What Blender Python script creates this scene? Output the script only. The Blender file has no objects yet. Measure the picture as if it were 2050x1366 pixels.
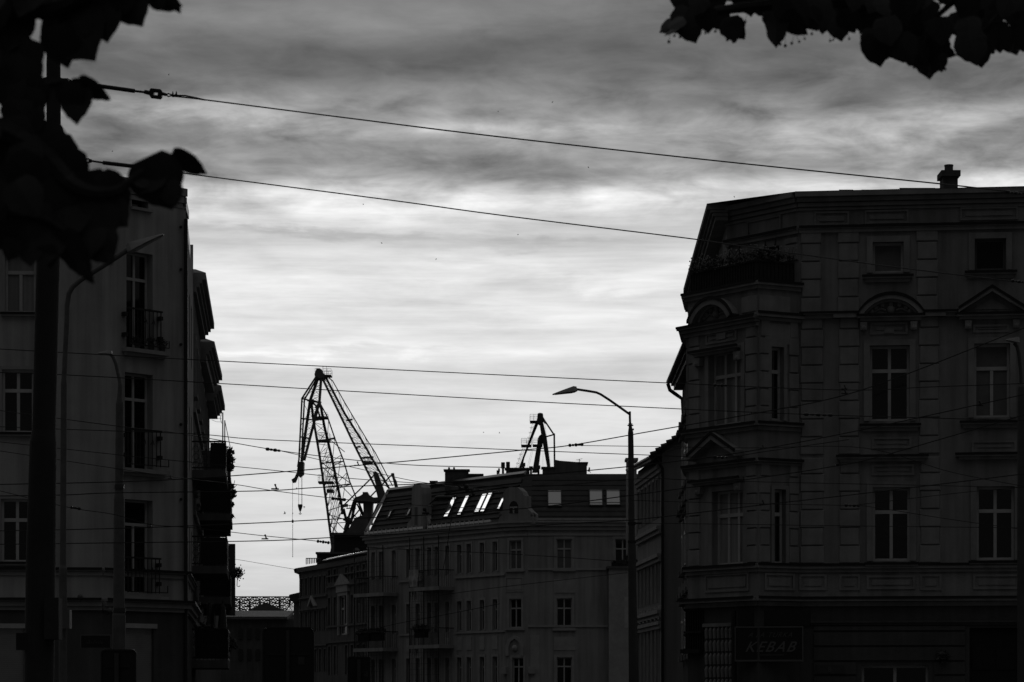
import bpy, math, random
import numpy as np
from mathutils import Vector, Matrix
random.seed(7)
SC = bpy.context.scene
COL = SC.collection
R = math.radians
# ------------------------------------------------------------------ camera
F = 5125.0                       # focal length in pixels of the 2050 px wide photograph (90 mm on 36 mm)
HOR = 1400.0                     # pixel row of the horizon: the verticals are parallel, so a level camera with a raised lens
CAM = Vector((0, 0, 1.7))
cd = bpy.data.cameras.new("camera")
cam = bpy.data.objects.new("camera", cd); COL.objects.link(cam)
cam.location = CAM; cam.rotation_euler = (math.pi / 2, 0, 0)
cd.sensor_width = 36.0; cd.lens = 36.0 * F / 2050.0; cd.shift_y = (HOR - 683.0) / 2050.0
cd.clip_start = 0.1; cd.clip_end = 9000
cd.dof.use_dof = True; cd.dof.focus_distance = 75.0; cd.dof.aperture_fstop = 9.0; cd.dof.aperture_blades = 9
SC.camera = cam
SC.view_settings.view_transform = 'Standard'; SC.view_settings.look = 'None'
SC.view_settings.exposure = 0.0; SC.view_settings.gamma = 1.0
# ------------------------------------------------------------------ world: dull evening sky, glow behind the street
SUN_EL = 10.0
SKY_PATCH = (-51.5, 31.0, 5.5)      # azimuth, elevation, size of the bright patch added to the unseen sky
W = bpy.data.worlds.new("World"); SC.world = W; W.use_nodes = True
nt = W.node_tree; nt.nodes.clear()
def nd(t, **k):
    n = nt.nodes.new(t)
    for a, b in k.items(): setattr(n, a, b)
    return n
def setin(n, i, v):
    if isinstance(v, (int, float)): n.inputs[i].default_value = v
    elif isinstance(v, tuple): n.inputs[i].default_value = v
    else: nt.links.new(v, n.inputs[i])
def mth(op, a, b=0.0, c=0.0, clamp=False):
    n = nd('ShaderNodeMath', operation=op, use_clamp=clamp)
    setin(n, 0, a); setin(n, 1, b)
    if op in ('MULTIPLY_ADD', 'COMPARE', 'WRAP'): setin(n, 2, c)
    return n.outputs[0]
def lin(v):
    v /= 255.0
    return v / 12.92 if v <= 0.04045 else ((v + 0.055) / 1.055) ** 2.4
def el_of(y): return math.degrees(math.atan((HOR - y) / F))
def az_of(x): return math.degrees(math.atan((x - 1025.0) / F))
def ramp(fac, stops):
    n = nd('ShaderNodeValToRGB'); setin(n, 0, fac)
    e = n.color_ramp.elements
    stops = sorted(stops)
    while len(e) < len(stops): e.new(0.5)
    for k, (p, v) in enumerate(stops):
        e[k].position = min(max(p, 0), 1); e[k].color = (v, v, v, 1)
    return n.outputs[0]
tc = nd('ShaderNodeTexCoord')
sep = nd('ShaderNodeSeparateXYZ'); nt.links.new(tc.outputs['Generated'], sep.inputs[0])
dx, dy, dz = sep.outputs
el = mth('MULTIPLY', mth('ARCSINE', dz), 180 / math.pi)
az = mth('MULTIPLY', mth('ARCTAN2', dx, dy), 180 / math.pi)
zz = mth('ADD', mth('MAXIMUM', dz, 0.0), 0.035)
cx = mth('DIVIDE', dx, zz); cy = mth('DIVIDE', dy, zz)
def noise(sx, sy, ox, scale, detail, rough=0.55, dist=0.0):
    c = nd('ShaderNodeCombineXYZ')
    setin(c, 0, mth('MULTIPLY', cx, sx)); setin(c, 1, mth('MULTIPLY', cy, sy)); setin(c, 2, ox)
    n = nd('ShaderNodeTexNoise'); nt.links.new(c.outputs[0], n.inputs['Vector'])
    n.inputs['Scale'].default_value = scale; n.inputs['Detail'].default_value = detail
    n.inputs['Roughness'].default_value = rough; n.inputs['Distortion'].default_value = dist
    return mth('SUBTRACT', n.outputs[0], 0.5)
nA = noise(0.5, 0.55, 1.3, 1.0, 6.0, 0.55, 0.3)
nB = noise(1.0, 1.1, 7.7, 1.3, 8.0, 0.58, 0.7)
def anoise(sa, se, ox, scale, detail, rough, dist):      # lumps and streaks as they hang over the horizon
    c = nd('ShaderNodeCombineXYZ'); setin(c, 0, mth('MULTIPLY', az, sa)); setin(c, 1, mth('MULTIPLY', el, se)); setin(c, 2, ox)
    n = nd('ShaderNodeTexNoise'); nt.links.new(c.outputs[0], n.inputs['Vector']); n.inputs['Scale'].default_value = scale
    n.inputs['Detail'].default_value = detail; n.inputs['Roughness'].default_value = rough; n.inputs['Distortion'].default_value = dist
    return mth('SUBTRACT', n.outputs[0], 0.5)
nD = anoise(.52, 1.6, 4.2, 1.0, 8.0, .57, .33)
nE = anoise(.30, 2.8, 9.1, 1.0, 8.0, .6, .35)
nF = anoise(.22, 6.5, 2.6, 1.0, 9.0, .68, .2)
nC = noise(1.6, 0.8, 3.1, 3.2, 6.0, 0.6, 0.3)
elw = mth('ADD', el, mth('MULTIPLY', nA, mth('MULTIPLY', el, 0.16)))
elw = mth('ADD', elw, mth('MULTIPLY', nB, mth('MULTIPLY', el, 0.06)))
elw = mth('ADD', elw, mth('MULTIPLY', az, -0.02))
prof = [(1366, 178), (1190, 196), (1100, 205), (1000, 210), (900, 209), (850, 217), (800, 213), (750, 203), (715, 211), (695, 226), (660, 221),
        (610, 225), (560, 224), (520, 217), (480, 202), (450, 211), (415, 225), (388, 213), (360, 160), (325, 130), (285, 136), (250, 150), (220, 134),
        (185, 118), (130, 98), (70, 100), (0, 112)]
stops = [(el_of(y) / 20.0, lin(v)) for y, v in prof] + [(0.0, lin(170)), (0.90, lin(112)), (1.0, lin(92))]
base = ramp(mth('DIVIDE', elw, 20.0), stops)
k = ramp(mth('DIVIDE', el, 20.0), [(0.0, 0.10), (0.3, 0.22), (0.5, 0.45), (0.6, 0.75), (0.7, .7), (0.8, .75), (1.0, 0.6)])
mod = mth('ADD', mth('MULTIPLY', nB, 1.7), mth('MULTIPLY', nC, 0.9))
mod = mth('ADD', 1.0, mth('MULTIPLY', mod, k))
k2 = ramp(mth('DIVIDE', el, 20.0), [(0.0, 0.0), (0.38, .06), (0.52, .16), (0.57, 2.5), (0.66, 2.5), (0.73, .9), (1.0, .6)])
k3 = ramp(mth('DIVIDE', el, 20.0), [(0.0, 0.12), (0.35, .5), (0.55, .85), (0.62, .35), (1.0, .12)])
mod = mth('ADD', mod, mth('ADD', mth('MULTIPLY', nF, mth("MULTIPLY", k3, .4)), mth('ADD', mth('MULTIPLY', nD, k2), mth('MULTIPLY', nE, k3))))
L = mth('MULTIPLY', base, mth('MAXIMUM', mod, 0.25))
azb = mth('ADD', az, mth('MULTIPLY', nB, 3.0))
elb = mth('ADD', el, mth('ADD', mth('MULTIPLY', nB, 1.6), mth('MULTIPLY', nC, 0.9)))
blobs = [(560, 225, 120, 24, .6), (300, 226, 130, 18, .6), (1000, 245, 150, 18, .5), (1850, 272, 150, 20, .9), (1620, 270, 120, 18, .3),
         (1130, 345, 320, 22, -.42), (700, 110, 520, 40, -.22), (280, 272, 150, 18, -.3), (1650, 185, 330, 30, -.3), (1950, 205, 200, 40, -.25),
         (1900, 345, 170, 14, -.25), (620, 474, 260, 10, -.3), (1060, 492, 170, 9, -.2), (1230, 590, 220, 16, -.14), (1250, 440, 260, 22, -.15),
         (470, 700, 420, 7, .16), (900, 30, 700, 26, .18), (1650, 430, 300, 60, -.2), (180, 300, 200, 40, -.25)]
for x, y, sx, sy, am in blobs:
    a = mth('DIVIDE', mth('SUBTRACT', azb, az_of(x)), math.degrees(sx / F))
    b = mth('DIVIDE', mth('SUBTRACT', elb, el_of(y)), math.degrees(sy / F))
    g = mth('EXPONENT', mth('MULTIPLY', mth('ADD', mth('MULTIPLY', a, a), mth('MULTIPLY', b, b)), -0.7))
    L = mth('MULTIPLY', L, mth('MULTIPLY_ADD', g, am, 1.0))
# the glow fades round the horizon towards the dull sky behind the camera
aa = mth('DIVIDE', mth('ABSOLUTE', az), 180.0)
fall = ramp(aa, [(0.0, 1.0), (0.09, .95), (0.2, .55), (0.32, .22), (0.45, .12), (0.6, .06), (1.0, .05)])
over = ramp(mth('DIVIDE', el, 90.0), [(0.0, 0.0), (0.25, 0.0), (0.6, .7), (1.0, 1.0)])      # the lighter cloud overhead
L = mth('MULTIPLY', L, mth('ADD', mth('MULTIPLY', fall, mth('SUBTRACT', 1.0, over)), mth('MULTIPLY', over, 2.35)))
# bright patch added in the unseen sky at left for roof windows to mirror
ga = mth('DIVIDE', mth('SUBTRACT', az, SKY_PATCH[0]), SKY_PATCH[2]); gb = mth('DIVIDE', mth('SUBTRACT', el, SKY_PATCH[1]), SKY_PATCH[2])
gl_ = mth('EXPONENT', mth('MULTIPLY', mth('ADD', mth('MULTIPLY', ga, ga), mth('MULTIPLY', gb, gb)), -1.0))
L = mth('ADD', L, mth('MULTIPLY', gl_, 1.15))
sky = nd('ShaderNodeTexSky', sky_type='NISHITA', sun_disc=False)
sky.sun_elevation = R(SUN_EL); sky.sun_rotation = 0.0
bw = nd('ShaderNodeRGBToBW'); nt.links.new(sky.outputs[0], bw.inputs[0])
tot = mth('ADD', mth('MULTIPLY', L, 10.0), mth('MULTIPLY', bw.outputs[0], 0.02))
bg = nd('ShaderNodeBackground'); nt.links.new(tot, bg.inputs[0]); bg.inputs[1].default_value = 0.1
wo = nd('ShaderNodeOutputWorld'); nt.links.new(bg.outputs[0], wo.inputs[0])
# ------------------------------------------------------------------ sun, low behind the cloud, ahead of the camera
sl = bpy.data.lights.new("sun", 'SUN'); sl.energy = 0.5; sl.angle = R(12); sl.color = (1, 1, 1)
so = bpy.data.objects.new("sun", sl); COL.objects.link(so); so.rotation_euler = (-R(90 - SUN_EL), 0, 0); so.location = (0, 60, 80)

# ------------------------------------------------------------------ helpers
fwd = Vector((0, 1, 0)); upv = Vector((0, 0, 1)); rt = Vector((1, 0, 0)); ZUP = Vector((0, 0, 1))
def ray(px, py): return fwd + rt * ((px - 1025.0) / F) + upv * ((HOR - py) / F)
def at(px, py, Y):
    d = ray(px, py); return CAM + d * (Y / d.y)
def zat(py, Y): return at(1025, py, Y).z
def tag(o, label=None, cat=None, group=None, kind=None):
    if label and not 4 <= len(label.split()) <= 16: print('LABEL LENGTH', len(label.split()), label)
    if label: o['label'] = label
    if cat: o['category'] = cat
    if group: o['group'] = group
    if kind: o['kind'] = kind
    return o
def thing(name, label, cat, loc=(0, 0, 0), group=None):
    o = bpy.data.objects.new(name, None); COL.objects.link(o); o.location = loc; o.empty_display_size = .3
    return tag(o, label, cat, group)
def origin(o):
    v = Vector((0, 0, 0))
    while o is not None: v += o.location; o = o.parent
    return v
class Pl:                         # a plane with axes u, v and outward normal n
    def __init__(s, O, u, v):
        s.O = Vector(O); s.u = Vector(u).normalized(); s.v = Vector(v).normalized(); s.n = s.u.cross(s.v).normalized()
    def uv(s, px, py):
        d = ray(px, py); t = (s.O - CAM).dot(s.n) / d.dot(s.n); P = CAM + d * t - s.O
        return P.dot(s.u), P.dot(s.v)
    def rect(s, x0, y0, x1, y1):
        xm, ym = (x0 + x1) / 2, (y0 + y1) / 2
        return s.uv(x0, ym)[0], s.uv(x1, ym)[0], s.uv(xm, y1)[1], s.uv(xm, y0)[1]
    def pt(s, u, v, d=0.0): return s.O + s.u * u + s.v * v + s.n * d
def wallpl(A, B):
    A = Vector((A[0], A[1], 0)); B = Vector((B[0], B[1], 0))
    p = Pl(A, B - A, ZUP); p.L = (B - A).length; return p
class MB:
    def __init__(s): s.v = []; s.f = []
    def quad(s, *p):
        n = len(s.v); s.v += [Vector(q) for q in p]; s.f.append(tuple(range(n, n + len(p)))); return s
    def hexa(s, b, t):            # bottom ring, top ring
        n = len(s.v); k = len(b); s.v += [Vector(q) for q in b] + [Vector(q) for q in t]
        s.f.append(tuple(range(n + k - 1, n - 1, -1))); s.f.append(tuple(range(n + k, n + 2 * k)))
        for i in range(k): j = (i + 1) % k; s.f.append((n + i, n + j, n + k + j, n + k + i))
        return s
    def box(s, pl, u0, u1, v0, v1, d0, d1):
        return s.hexa([pl.pt(u0, v0, d0), pl.pt(u1, v0, d0), pl.pt(u1, v1, d0), pl.pt(u0, v1, d0)],
                      [pl.pt(u0, v0, d1), pl.pt(u1, v0, d1), pl.pt(u1, v1, d1), pl.pt(u0, v1, d1)])
    def poly(s, pl, pts, d0, d1): return s.hexa([pl.pt(u, v, d0) for u, v in pts], [pl.pt(u, v, d1) for u, v in pts])
    def band(s, pl, outer, inner, d0, d1):   # strip between two polylines, extruded
        for i in range(len(outer) - 1): s.poly(pl, [inner[i], inner[i + 1], outer[i + 1], outer[i]], d0, d1)
        return s
    def abox(s, x0, x1, y0, y1, z0, z1):
        return s.hexa([(x0, y0, z0), (x1, y0, z0), (x1, y1, z0), (x0, y1, z0)], [(x0, y0, z1), (x1, y0, z1), (x1, y1, z1), (x0, y1, z1)])
    def tube(s, pts, r, n=8, cap=True):
        pts = [Vector(p) for p in pts]; m = len(pts)
        rs = r if isinstance(r, (list, tuple)) else [r] * m
        base = len(s.v); X = None
        for i, p in enumerate(pts):
            d = (pts[min(i + 1, m - 1)] - pts[max(i - 1, 0)])
            if d.length < 1e-9: d = Vector((0, 0, 1))
            d.normalize()
            if X is None:
                X = d.cross(Vector((0, 1, 0)) if abs(d.y) < .9 else Vector((0, 0, 1))).normalized()
            X = (X - d * X.dot(d)).normalized(); Yv = d.cross(X)
            for j in range(n):
                a = 2 * math.pi * (j + .5) / n
                s.v.append(p + X * (rs[i] * math.cos(a)) + Yv * (rs[i] * math.sin(a)))
        for i in range(m - 1):
            for j in range(n):
                k2 = (j + 1) % n
                s.f.append((base + i * n + j, base + i * n + k2, base + (i + 1) * n + k2, base + (i + 1) * n + j))
        if cap:
            s.f.append(tuple(base + j for j in range(n - 1, -1, -1))); s.f.append(tuple(base + (m - 1) * n + j for j in range(n)))
        return s
    def beam(s, p, q, w): return s.tube([p, q], w * .7071, 4)
    def ball(s, c, r, n=8, m=6, sc=(1, 1, 1)):
        b = len(s.v); c = Vector(c)
        for i in range(m + 1):
            th = math.pi * i / m
            for j in range(n):
                a = 2 * math.pi * j / n
                s.v.append(c + Vector((r * sc[0] * math.sin(th) * math.cos(a), r * sc[1] * math.sin(th) * math.sin(a), r * sc[2] * math.cos(th))))
        for i in range(m):
            for j in range(n):
                k2 = (j + 1) % n; s.f.append((b + i * n + j, b + (i + 1) * n + j, b + (i + 1) * n + k2, b + i * n + k2))
        return s
    def build(s, name, mat, parent=None, smooth=False):
        og = origin(parent) if parent is not None else Vector((0, 0, 0))
        me = bpy.data.meshes.new(name); me.from_pydata([tuple(v - og) for v in s.v], [], s.f)
        me.materials.append(mat); me.update()
        if smooth:
            for p in me.polygons: p.use_smooth = True
        o = bpy.data.objects.new(name, me); COL.objects.link(o)
        if parent is not None: o.parent = parent
        return o
def wall_grid(mb, pl, u0, u1, v0, v1, ops, reveal=.2):
    ops = [o for o in ops if o[0] < u1 and o[1] > u0 and o[2] < v1 and o[3] > v0]
    us = sorted({u0, u1} | {min(max(x, u0), u1) for o in ops for x in o[:2]}); vs = sorted({v0, v1} | {min(max(x, v0), v1) for o in ops for x in o[2:4]})
    for a, b in zip(us[:-1], us[1:]):
        for c, d in zip(vs[:-1], vs[1:]):
            um, vm = (a + b) / 2, (c + d) / 2
            if any(o[0] < um < o[1] and o[2] < vm < o[3] for o in ops): continue
            mb.quad(pl.pt(a, c), pl.pt(b, c), pl.pt(b, d), pl.pt(a, d))
    for o in ops:
        a, b, c, d = max(o[0], u0), min(o[1], u1), max(o[2], v0), min(o[3], v1); q = -reveal
        mb.quad(pl.pt(a, c), pl.pt(a, d), pl.pt(a, d, q), pl.pt(a, c, q)); mb.quad(pl.pt(b, c), pl.pt(b, c, q), pl.pt(b, d, q), pl.pt(b, d))
        mb.quad(pl.pt(a, d), pl.pt(b, d), pl.pt(b, d, q), pl.pt(a, d, q)); mb.quad(pl.pt(a, c), pl.pt(a, c, q), pl.pt(b, c, q), pl.pt(b, c))
# ------------------------------------------------------------------ materials (the photograph is black and white: greys)
def mat(name, v, rough=.8, spec=.3, var=.0, vscale=1.0, bump=0.0, bscale=20.0, streak=0.0, metal=0.0):
    m = bpy.data.materials.new(name); m.use_nodes = True; n = m.node_tree; b = n.nodes['Principled BSDF']
    b.inputs['Base Color'].default_value = (v, v, v, 1); b.inputs['Roughness'].default_value = rough; b.inputs['Specular IOR Level'].default_value = spec
    b.inputs['Metallic'].default_value = metal
    t = n.nodes.new('ShaderNodeTexCoord')
    if var > 0:
        no = n.nodes.new('ShaderNodeTexNoise'); no.inputs['Scale'].default_value = vscale; no.inputs['Detail'].default_value = 8; no.inputs['Roughness'].default_value = .65
        n.links.new(t.outputs['Object'], no.inputs['Vector'])
        fac = no.outputs[0]
        if streak > 0:
            mp = n.nodes.new('ShaderNodeMapping'); mp.inputs['Scale'].default_value = (2.6, 2.6, .16); n.links.new(t.outputs['Object'], mp.inputs[0])
            n2 = n.nodes.new('ShaderNodeTexNoise'); n2.inputs['Scale'].default_value = 1.3; n2.inputs['Detail'].default_value = 6; n.links.new(mp.outputs[0], n2.inputs['Vector'])
            mx = n.nodes.new('ShaderNodeMix'); mx.inputs[0].default_value = streak; n.links.new(fac, mx.inputs[2]); n.links.new(n2.outputs[0], mx.inputs[3]); fac = mx.outputs[0]
        mr = n.nodes.new('ShaderNodeMapRange'); mr.inputs[1].default_value = .3; mr.inputs[2].default_value = .7
        mr.inputs[3].default_value = v * (1 - var); mr.inputs[4].default_value = v * (1 + var)
        n.links.new(fac, mr.inputs[0]); n.links.new(mr.outputs[0], b.inputs['Base Color'])
    if bump > 0:
        n3 = n.nodes.new('ShaderNodeTexNoise'); n3.inputs['Scale'].default_value = bscale; n3.inputs['Detail'].default_value = 6
        n.links.new(t.outputs['Object'], n3.inputs['Vector'])
        bp = n.nodes.new('ShaderNodeBump'); bp.inputs['Strength'].default_value = bump; bp.inputs['Distance'].default_value = .02
        n.links.new(n3.outputs[0], bp.inputs['Height']); n.links.new(bp.outputs[0], b.inputs['Normal'])
    return m
def mat_rows(name, v, var, period, axis='Z', depth=.3, gloss=.7):
    m = mat(name, v, gloss, .3); n = m.node_tree; b = n.nodes['Principled BSDF']
    t = n.nodes.new('ShaderNodeTexCoord'); w = n.nodes.new('ShaderNodeTexWave'); w.wave_type = 'BANDS'; w.bands_direction = axis; w.wave_profile = 'SAW'
    w.inputs['Scale'].default_value = 2 * math.pi / 20 / period; w.inputs['Distortion'].default_value = .15; w.inputs['Detail Scale'].default_value = 2
    n.links.new(t.outputs['Object'], w.inputs['Vector'])
    no = n.nodes.new('ShaderNodeTexNoise'); no.inputs['Scale'].default_value = 2.2; no.inputs['Detail'].default_value = 7; n.links.new(t.outputs['Object'], no.inputs['Vector'])
    mu = n.nodes.new('ShaderNodeMath'); mu.operation = 'MULTIPLY_ADD'; n.links.new(w.outputs[1], mu.inputs[0]); mu.inputs[1].default_value = .4; n.links.new(no.outputs[0], mu.inputs[2])
    mr = n.nodes.new('ShaderNodeMapRange'); mr.inputs[1].default_value = .3; mr.inputs[2].default_value = 1.1; mr.inputs[3].default_value = v * (1 - var); mr.inputs[4].default_value = v * (1 + var)
    n.links.new(mu.outputs[0], mr.inputs[0]); n.links.new(mr.outputs[0], b.inputs['Base Color'])
    bp = n.nodes.new('ShaderNodeBump'); bp.inputs['Strength'].default_value = depth; bp.inputs['Distance'].default_value = .05
    n.links.new(w.outputs[1], bp.inputs['Height']); n.links.new(bp.outputs[0], b.inputs['Normal'])
    return m
M = dict(
    stuccoL=mat('render_pale', .34, .9, 0.0, .38, .6, .25, 30, .6), stuccoR=mat('render_grey', .225, .9, 0.0, .45, .7, .3, 30, .55),
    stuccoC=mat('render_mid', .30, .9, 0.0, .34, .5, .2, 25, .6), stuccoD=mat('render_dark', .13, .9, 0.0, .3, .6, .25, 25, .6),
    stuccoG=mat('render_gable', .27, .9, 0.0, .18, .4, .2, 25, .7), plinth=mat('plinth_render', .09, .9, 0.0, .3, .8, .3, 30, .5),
    trimR=mat('trim_grey', .25, .85, 0.0, .35, 1.5, .2, 40, .4), trimL=mat('trim_pale', .30, .85, 0.0, .2, 2, .2, 40, .4), trimD=mat('trim_dark', .15, .85, 0.0, .2, 2), flash=mat('sheet_metal_flashing', .02, .7, .2, .3, 4), trimC=mat('trim_mid', .36, .85, 0.0, .15, 2),
    frame=mat('window_paint', .46, .5, .3, .1, 3), frame2=mat('window_paint_aged', .42, .55, .3, .15, 3), framed=mat('window_paint_dark', .10, .5, .3),
    glass=mat('window_glass', .006, .04, .5), curtain=mat('window_curtain', .20, .6, .4, .5, 9, streak=.9), curtain2=mat('window_blind', .13, .5, .4, .2, 3),
    tile=mat_rows('roof_tiles', .055, .4, .34), tin=mat('roof_tin', .09, .35, .5, .3, 1.5, metal=.3), zinc=mat('zinc_flashing', .5, .3, .6, .2, 4, metal=.8),
    mirror=mat('skylight_glass', .85, .06, .6, metal=1.0), skyglass=mat('skylight_glass_dull', .45, .3, .5, metal=.6),  # roof window glass made metallic to strengthen its reflection of the sky
    iron=mat('wrought_iron', .022, .6, .3, .3, 8), steel=mat('painted_steel', .05, .5, .35, .25, 3, .1, 40), lampgrey=mat('lamp_grey', .11, .85, .1, .2, 4), lamphead=mat('lamp_head_skylit', .30, .6, .3, .15, 4), slate=mat('slate_roof', .10, .9, .1, .3, 1.5), letter2=mat('sign_letter_dull', .09, .5, .3),  # lamp heads get a paler grey to stand in for skylight they catch
    mast=mat('mast_paint', .04, .85, .1, .35, 2, .1, 30, .5), wire=mat('wire_metal', .02, .6, .3), porcelain=mat('insulator_brown', .02, .35, .4),
    crane=mat('crane_steel_hazed', .12, .7, .3, .3, .4), crane2=mat('crane_steel_far', .06, .6, .3, .3, .4), brick=mat('chimney_brick', .10, .9, 0.0, .35, 3, .4, 12),  # crane steel: lightened base colour stands in for distance haze
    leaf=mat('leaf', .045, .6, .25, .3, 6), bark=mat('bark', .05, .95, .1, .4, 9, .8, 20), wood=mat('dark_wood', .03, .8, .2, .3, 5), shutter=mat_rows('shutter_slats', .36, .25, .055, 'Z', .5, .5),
    signback=mat('sign_back', .05, .6, .3, .2, 3), signdark=mat('sign_board', .012, .4, .4), letter=mat('sign_letter', .12, .5, .3), cloth=mat('cloth', .42, .9, .1, .3, 4, .4, 6),
    flower=mat('petals', .25, .8, .1, .4, 30), door=mat('door_wood', .012, .6, .3, .3, 3), asphalt=mat('asphalt', .045, .9, 0.0, .25, .5, .3, 60), paving=mat('paving', .14, .9, 0.0, .25, 2, .3, 40),
    earth=mat('earth', .07, .95, .1, .4, .05), bird=mat('bird_feather', .03, .8, .1), rubber=mat('pale_plate', .3, .5, .4), skyl=mat('greenhouse_panel', .5, .3, .5))
def window(pl, root, rc, kind='cross', fr='frame', glass='glass', dep=.16, bw=.07, trans=.67, parts=1):
    """a casement: frame (the window itself), its glass as a sub-part"""
    u0, u1, v0, v1 = rc; m = MB(); d0, d1 = -dep - .06, -dep
    m.box(pl, u0, u0 + bw, v0, v1, d0, d1); m.box(pl, u1 - bw, u1, v0, v1, d0, d1)
    m.box(pl, u0 + bw, u1 - bw, v0, v0 + bw, d0, d1); m.box(pl, u0 + bw, u1 - bw, v1 - bw, v1, d0, d1)
    vt = v0 + (v1 - v0) * trans; um = (u0 + u1) / 2
    if kind in ('cross', 'tee', 'three', 'narrow'): m.box(pl, u0 + bw, u1 - bw, vt - bw * .7, vt + bw * .7, d0, d1 + .012)
    if kind in ('cross', 'two'): m.box(pl, um - bw * .6, um + bw * .6, v0 + bw, v1 - bw, d0, d1 + .006)
    if kind == 'tee': m.box(pl, um - bw * .6, um + bw * .6, v0 + bw, vt - bw * .7, d0, d1 + .006)
    if kind == 'three':
        for q in (.36, .68): uq = u0 + (u1 - u0) * q; m.box(pl, uq - bw * .6, uq + bw * .6, v0 + bw, v1 - bw, d0, d1 + .006)
    w = m.build('window', M[fr], root)
    g = MB().quad(pl.pt(u0, v0, d0 + .02), pl.pt(u1, v0, d0 + .02), pl.pt(u1, v1, d0 + .02), pl.pt(u0, v1, d0 + .02))
    g.build('pane', M[glass], w)
    return w
def surround(m, pl, rc, w=.14, d=.05):
    u0, u1, v0, v1 = rc
    m.box(pl, u0 - w, u0, v0, v1 + w, -.02, d); m.box(pl, u1, u1 + w, v0, v1 + w, -.02, d); m.box(pl, u0, u1, v1, v1 + w, -.02, d - .003)
def volume(mb, plan, z1):         # roof cap of a plan polygon
    mb.quad(*[(x, y, z1) for x, y in plan])
def xy(v): return (v.x, v.y)
# ------------------------------------------------------------------ ground, road, pavements
def setting(name, m, mt): return tag(m.build(name, mt), kind='structure')
setting('ground', MB().abox(-2500, 2500, -400, 5000, -1.0, 0.0), M['earth'])
street = [at(700, 1300, 60), at(760, 1300, 160)]
setting('road', MB().quad((-9.0, -20, .004), (5.2, -20, .004), (5.0, 72, .004), (4.6, 110, .004), (-9, 160, .004), (-17, 260, .004), (-21, 260, .004), (-15.5, 150, .004), (-8.4, 72, .004)), M['asphalt'])
setting('pavement', MB().hexa([(-40, -20, .01), (-9.0, -20, .01), (-8.4, 72, .01), (-15.5, 150, .01), (-40, 150, .01)], [(-40, -20, .13), (-9.0, -20, .13), (-8.4, 72, .13), (-15.5, 150, .13), (-40, 150, .13)]), M['paving'])
setting('pavement', MB().hexa([(5.2, -20, .01), (40, -20, .01), (40, 68, .01), (5.0, 69, .01)], [(5.2, -20, .13), (40, -20, .13), (40, 68, .13), (5.0, 69, .13)]), M['paving'])

# ------------------------------------------------------------------ right corner tenement
def G(px, Y, py=900): p = at(px, py, Y); return (p.x, p.y)
rb = thing('tenement_house', 'ornate dark corner tenement on the right with a planted balcony above its bay', 'house', (8, 71, 0))
mA, mB_ = G(1600, 70.0), G(2330, 68.9)
cA = G(1518, 69.4); bA = G(1377, 71.8); aA = G(1383, 74.2)
hA, hB = G(1455, 72.2, 470), mA
PM, PC, PB, PA = wallpl(mA, mB_), wallpl(cA, mA), wallpl(bA, cA), wallpl(aA, bA)
PH = wallpl(hA, hB)
sideX0, sideX1 = hA[0], hA[0] + .30
zbal = zat(577, 70.4); ztop = zat(392, 70.0)
ops = {}
mw = []                          # main facade windows (plane, rect, kind, frame, glass)
for (x0, y0, x1, y1), kd, fr, gl in [((1747, 485, 1809, 546), 'one', 'frame2', 'curtain2'), ((1951, 478, 2014, 541), 'one', 'framed', 'glass'),
        ((1741, 692, 1821, 843), 'cross', 'frame2', 'glass'), ((1950, 688, 2022, 836), 'tee', 'frame', 'curtain2'),
        ((1747, 976, 1822, 1123), 'cross', 'frame', 'glass'), ((1955, 974, 2031, 1121), 'cross', 'frame', 'glass'),
        ((1725, 1332, 1859, 1420), 'two', 'frame2', 'glass'),
        ((2150, 476, 2213, 540), 'one', 'frame', 'glass'), ((2146, 686, 2226, 835), 'cross', 'frame', 'glass'), ((2150, 972, 2226, 1119), 'cross', 'frame', 'glass')]:
    mw.append((PM.rect(x0, y0, x1, y1), kd, fr, gl))
doorr = PM.rect(1941, 1257, 2042, 1500)
wb = [(PB.rect(1421, 703, 1486, 851), 'three', 'frame2', 'curtain'), (PB.rect(1428, 982, 1491, 1131), 'three', 'frame', 'curtain')]
wc = [(PC.rect(1543, 695, 1568, 842), 'narrow', 'frame2', 'glass'), (PC.rect(1549, 980, 1572, 1129), 'narrow', 'frame', 'glass')]
m = MB(); zg = PM.uv(1800, 1200)[1]
wall_grid(m, PM, 0, PM.L, zg, ztop, [w[0] for w in mw] + [doorr], .22)
wall_grid(m, PC, 0, PC.L, zg, zbal, [w[0] for w in wc], .22)
wall_grid(m, PB, 0, PB.L, zg, zbal, [w[0] for w in wb], .22)
wall_grid(m, PA, 0, PA.L, zg, zbal, [], .2)
shd = [PH.rect(1486, 497, 1592, 590)]
wall_grid(m, PH, 0, PH.L, zbal - .1, ztop, [(PH.uv(1508, 540)[0], PH.uv(1560, 540)[0], zbal, PH.uv(1530, 497)[1])], .3)
PS = wallpl((sideX1, 86.0), hA)
m.quad(PS.pt(0, 0), PS.pt(PS.L, 0), PS.pt(PS.L, ztop), PS.pt(0, ztop))
PS2 = wallpl((sideX1 - .05, 78), aA); m.quad(PS2.pt(0, zg), PS2.pt(PS2.L, zg), PS2.pt(PS2.L, zbal), PS2.pt(0, zbal))
# bay top and back walls
m.quad((bA[0], bA[1], zbal), (cA[0], cA[1], zbal), (mA[0], mA[1], zbal), (hA[0], hA[1], zbal), (aA[0], aA[1], zbal))
far = 84.0
m.quad((mB_[0], mB_[1], 0), (mB_[0], far, 0), (mB_[0], far, ztop), (mB_[0], mB_[1], ztop)); m.quad((mB_[0], far, 0), (sideX1, far, 0), (sideX1, far, ztop), (mB_[0], far, ztop))
m.build('wall', M['stuccoR'], rb)
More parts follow.
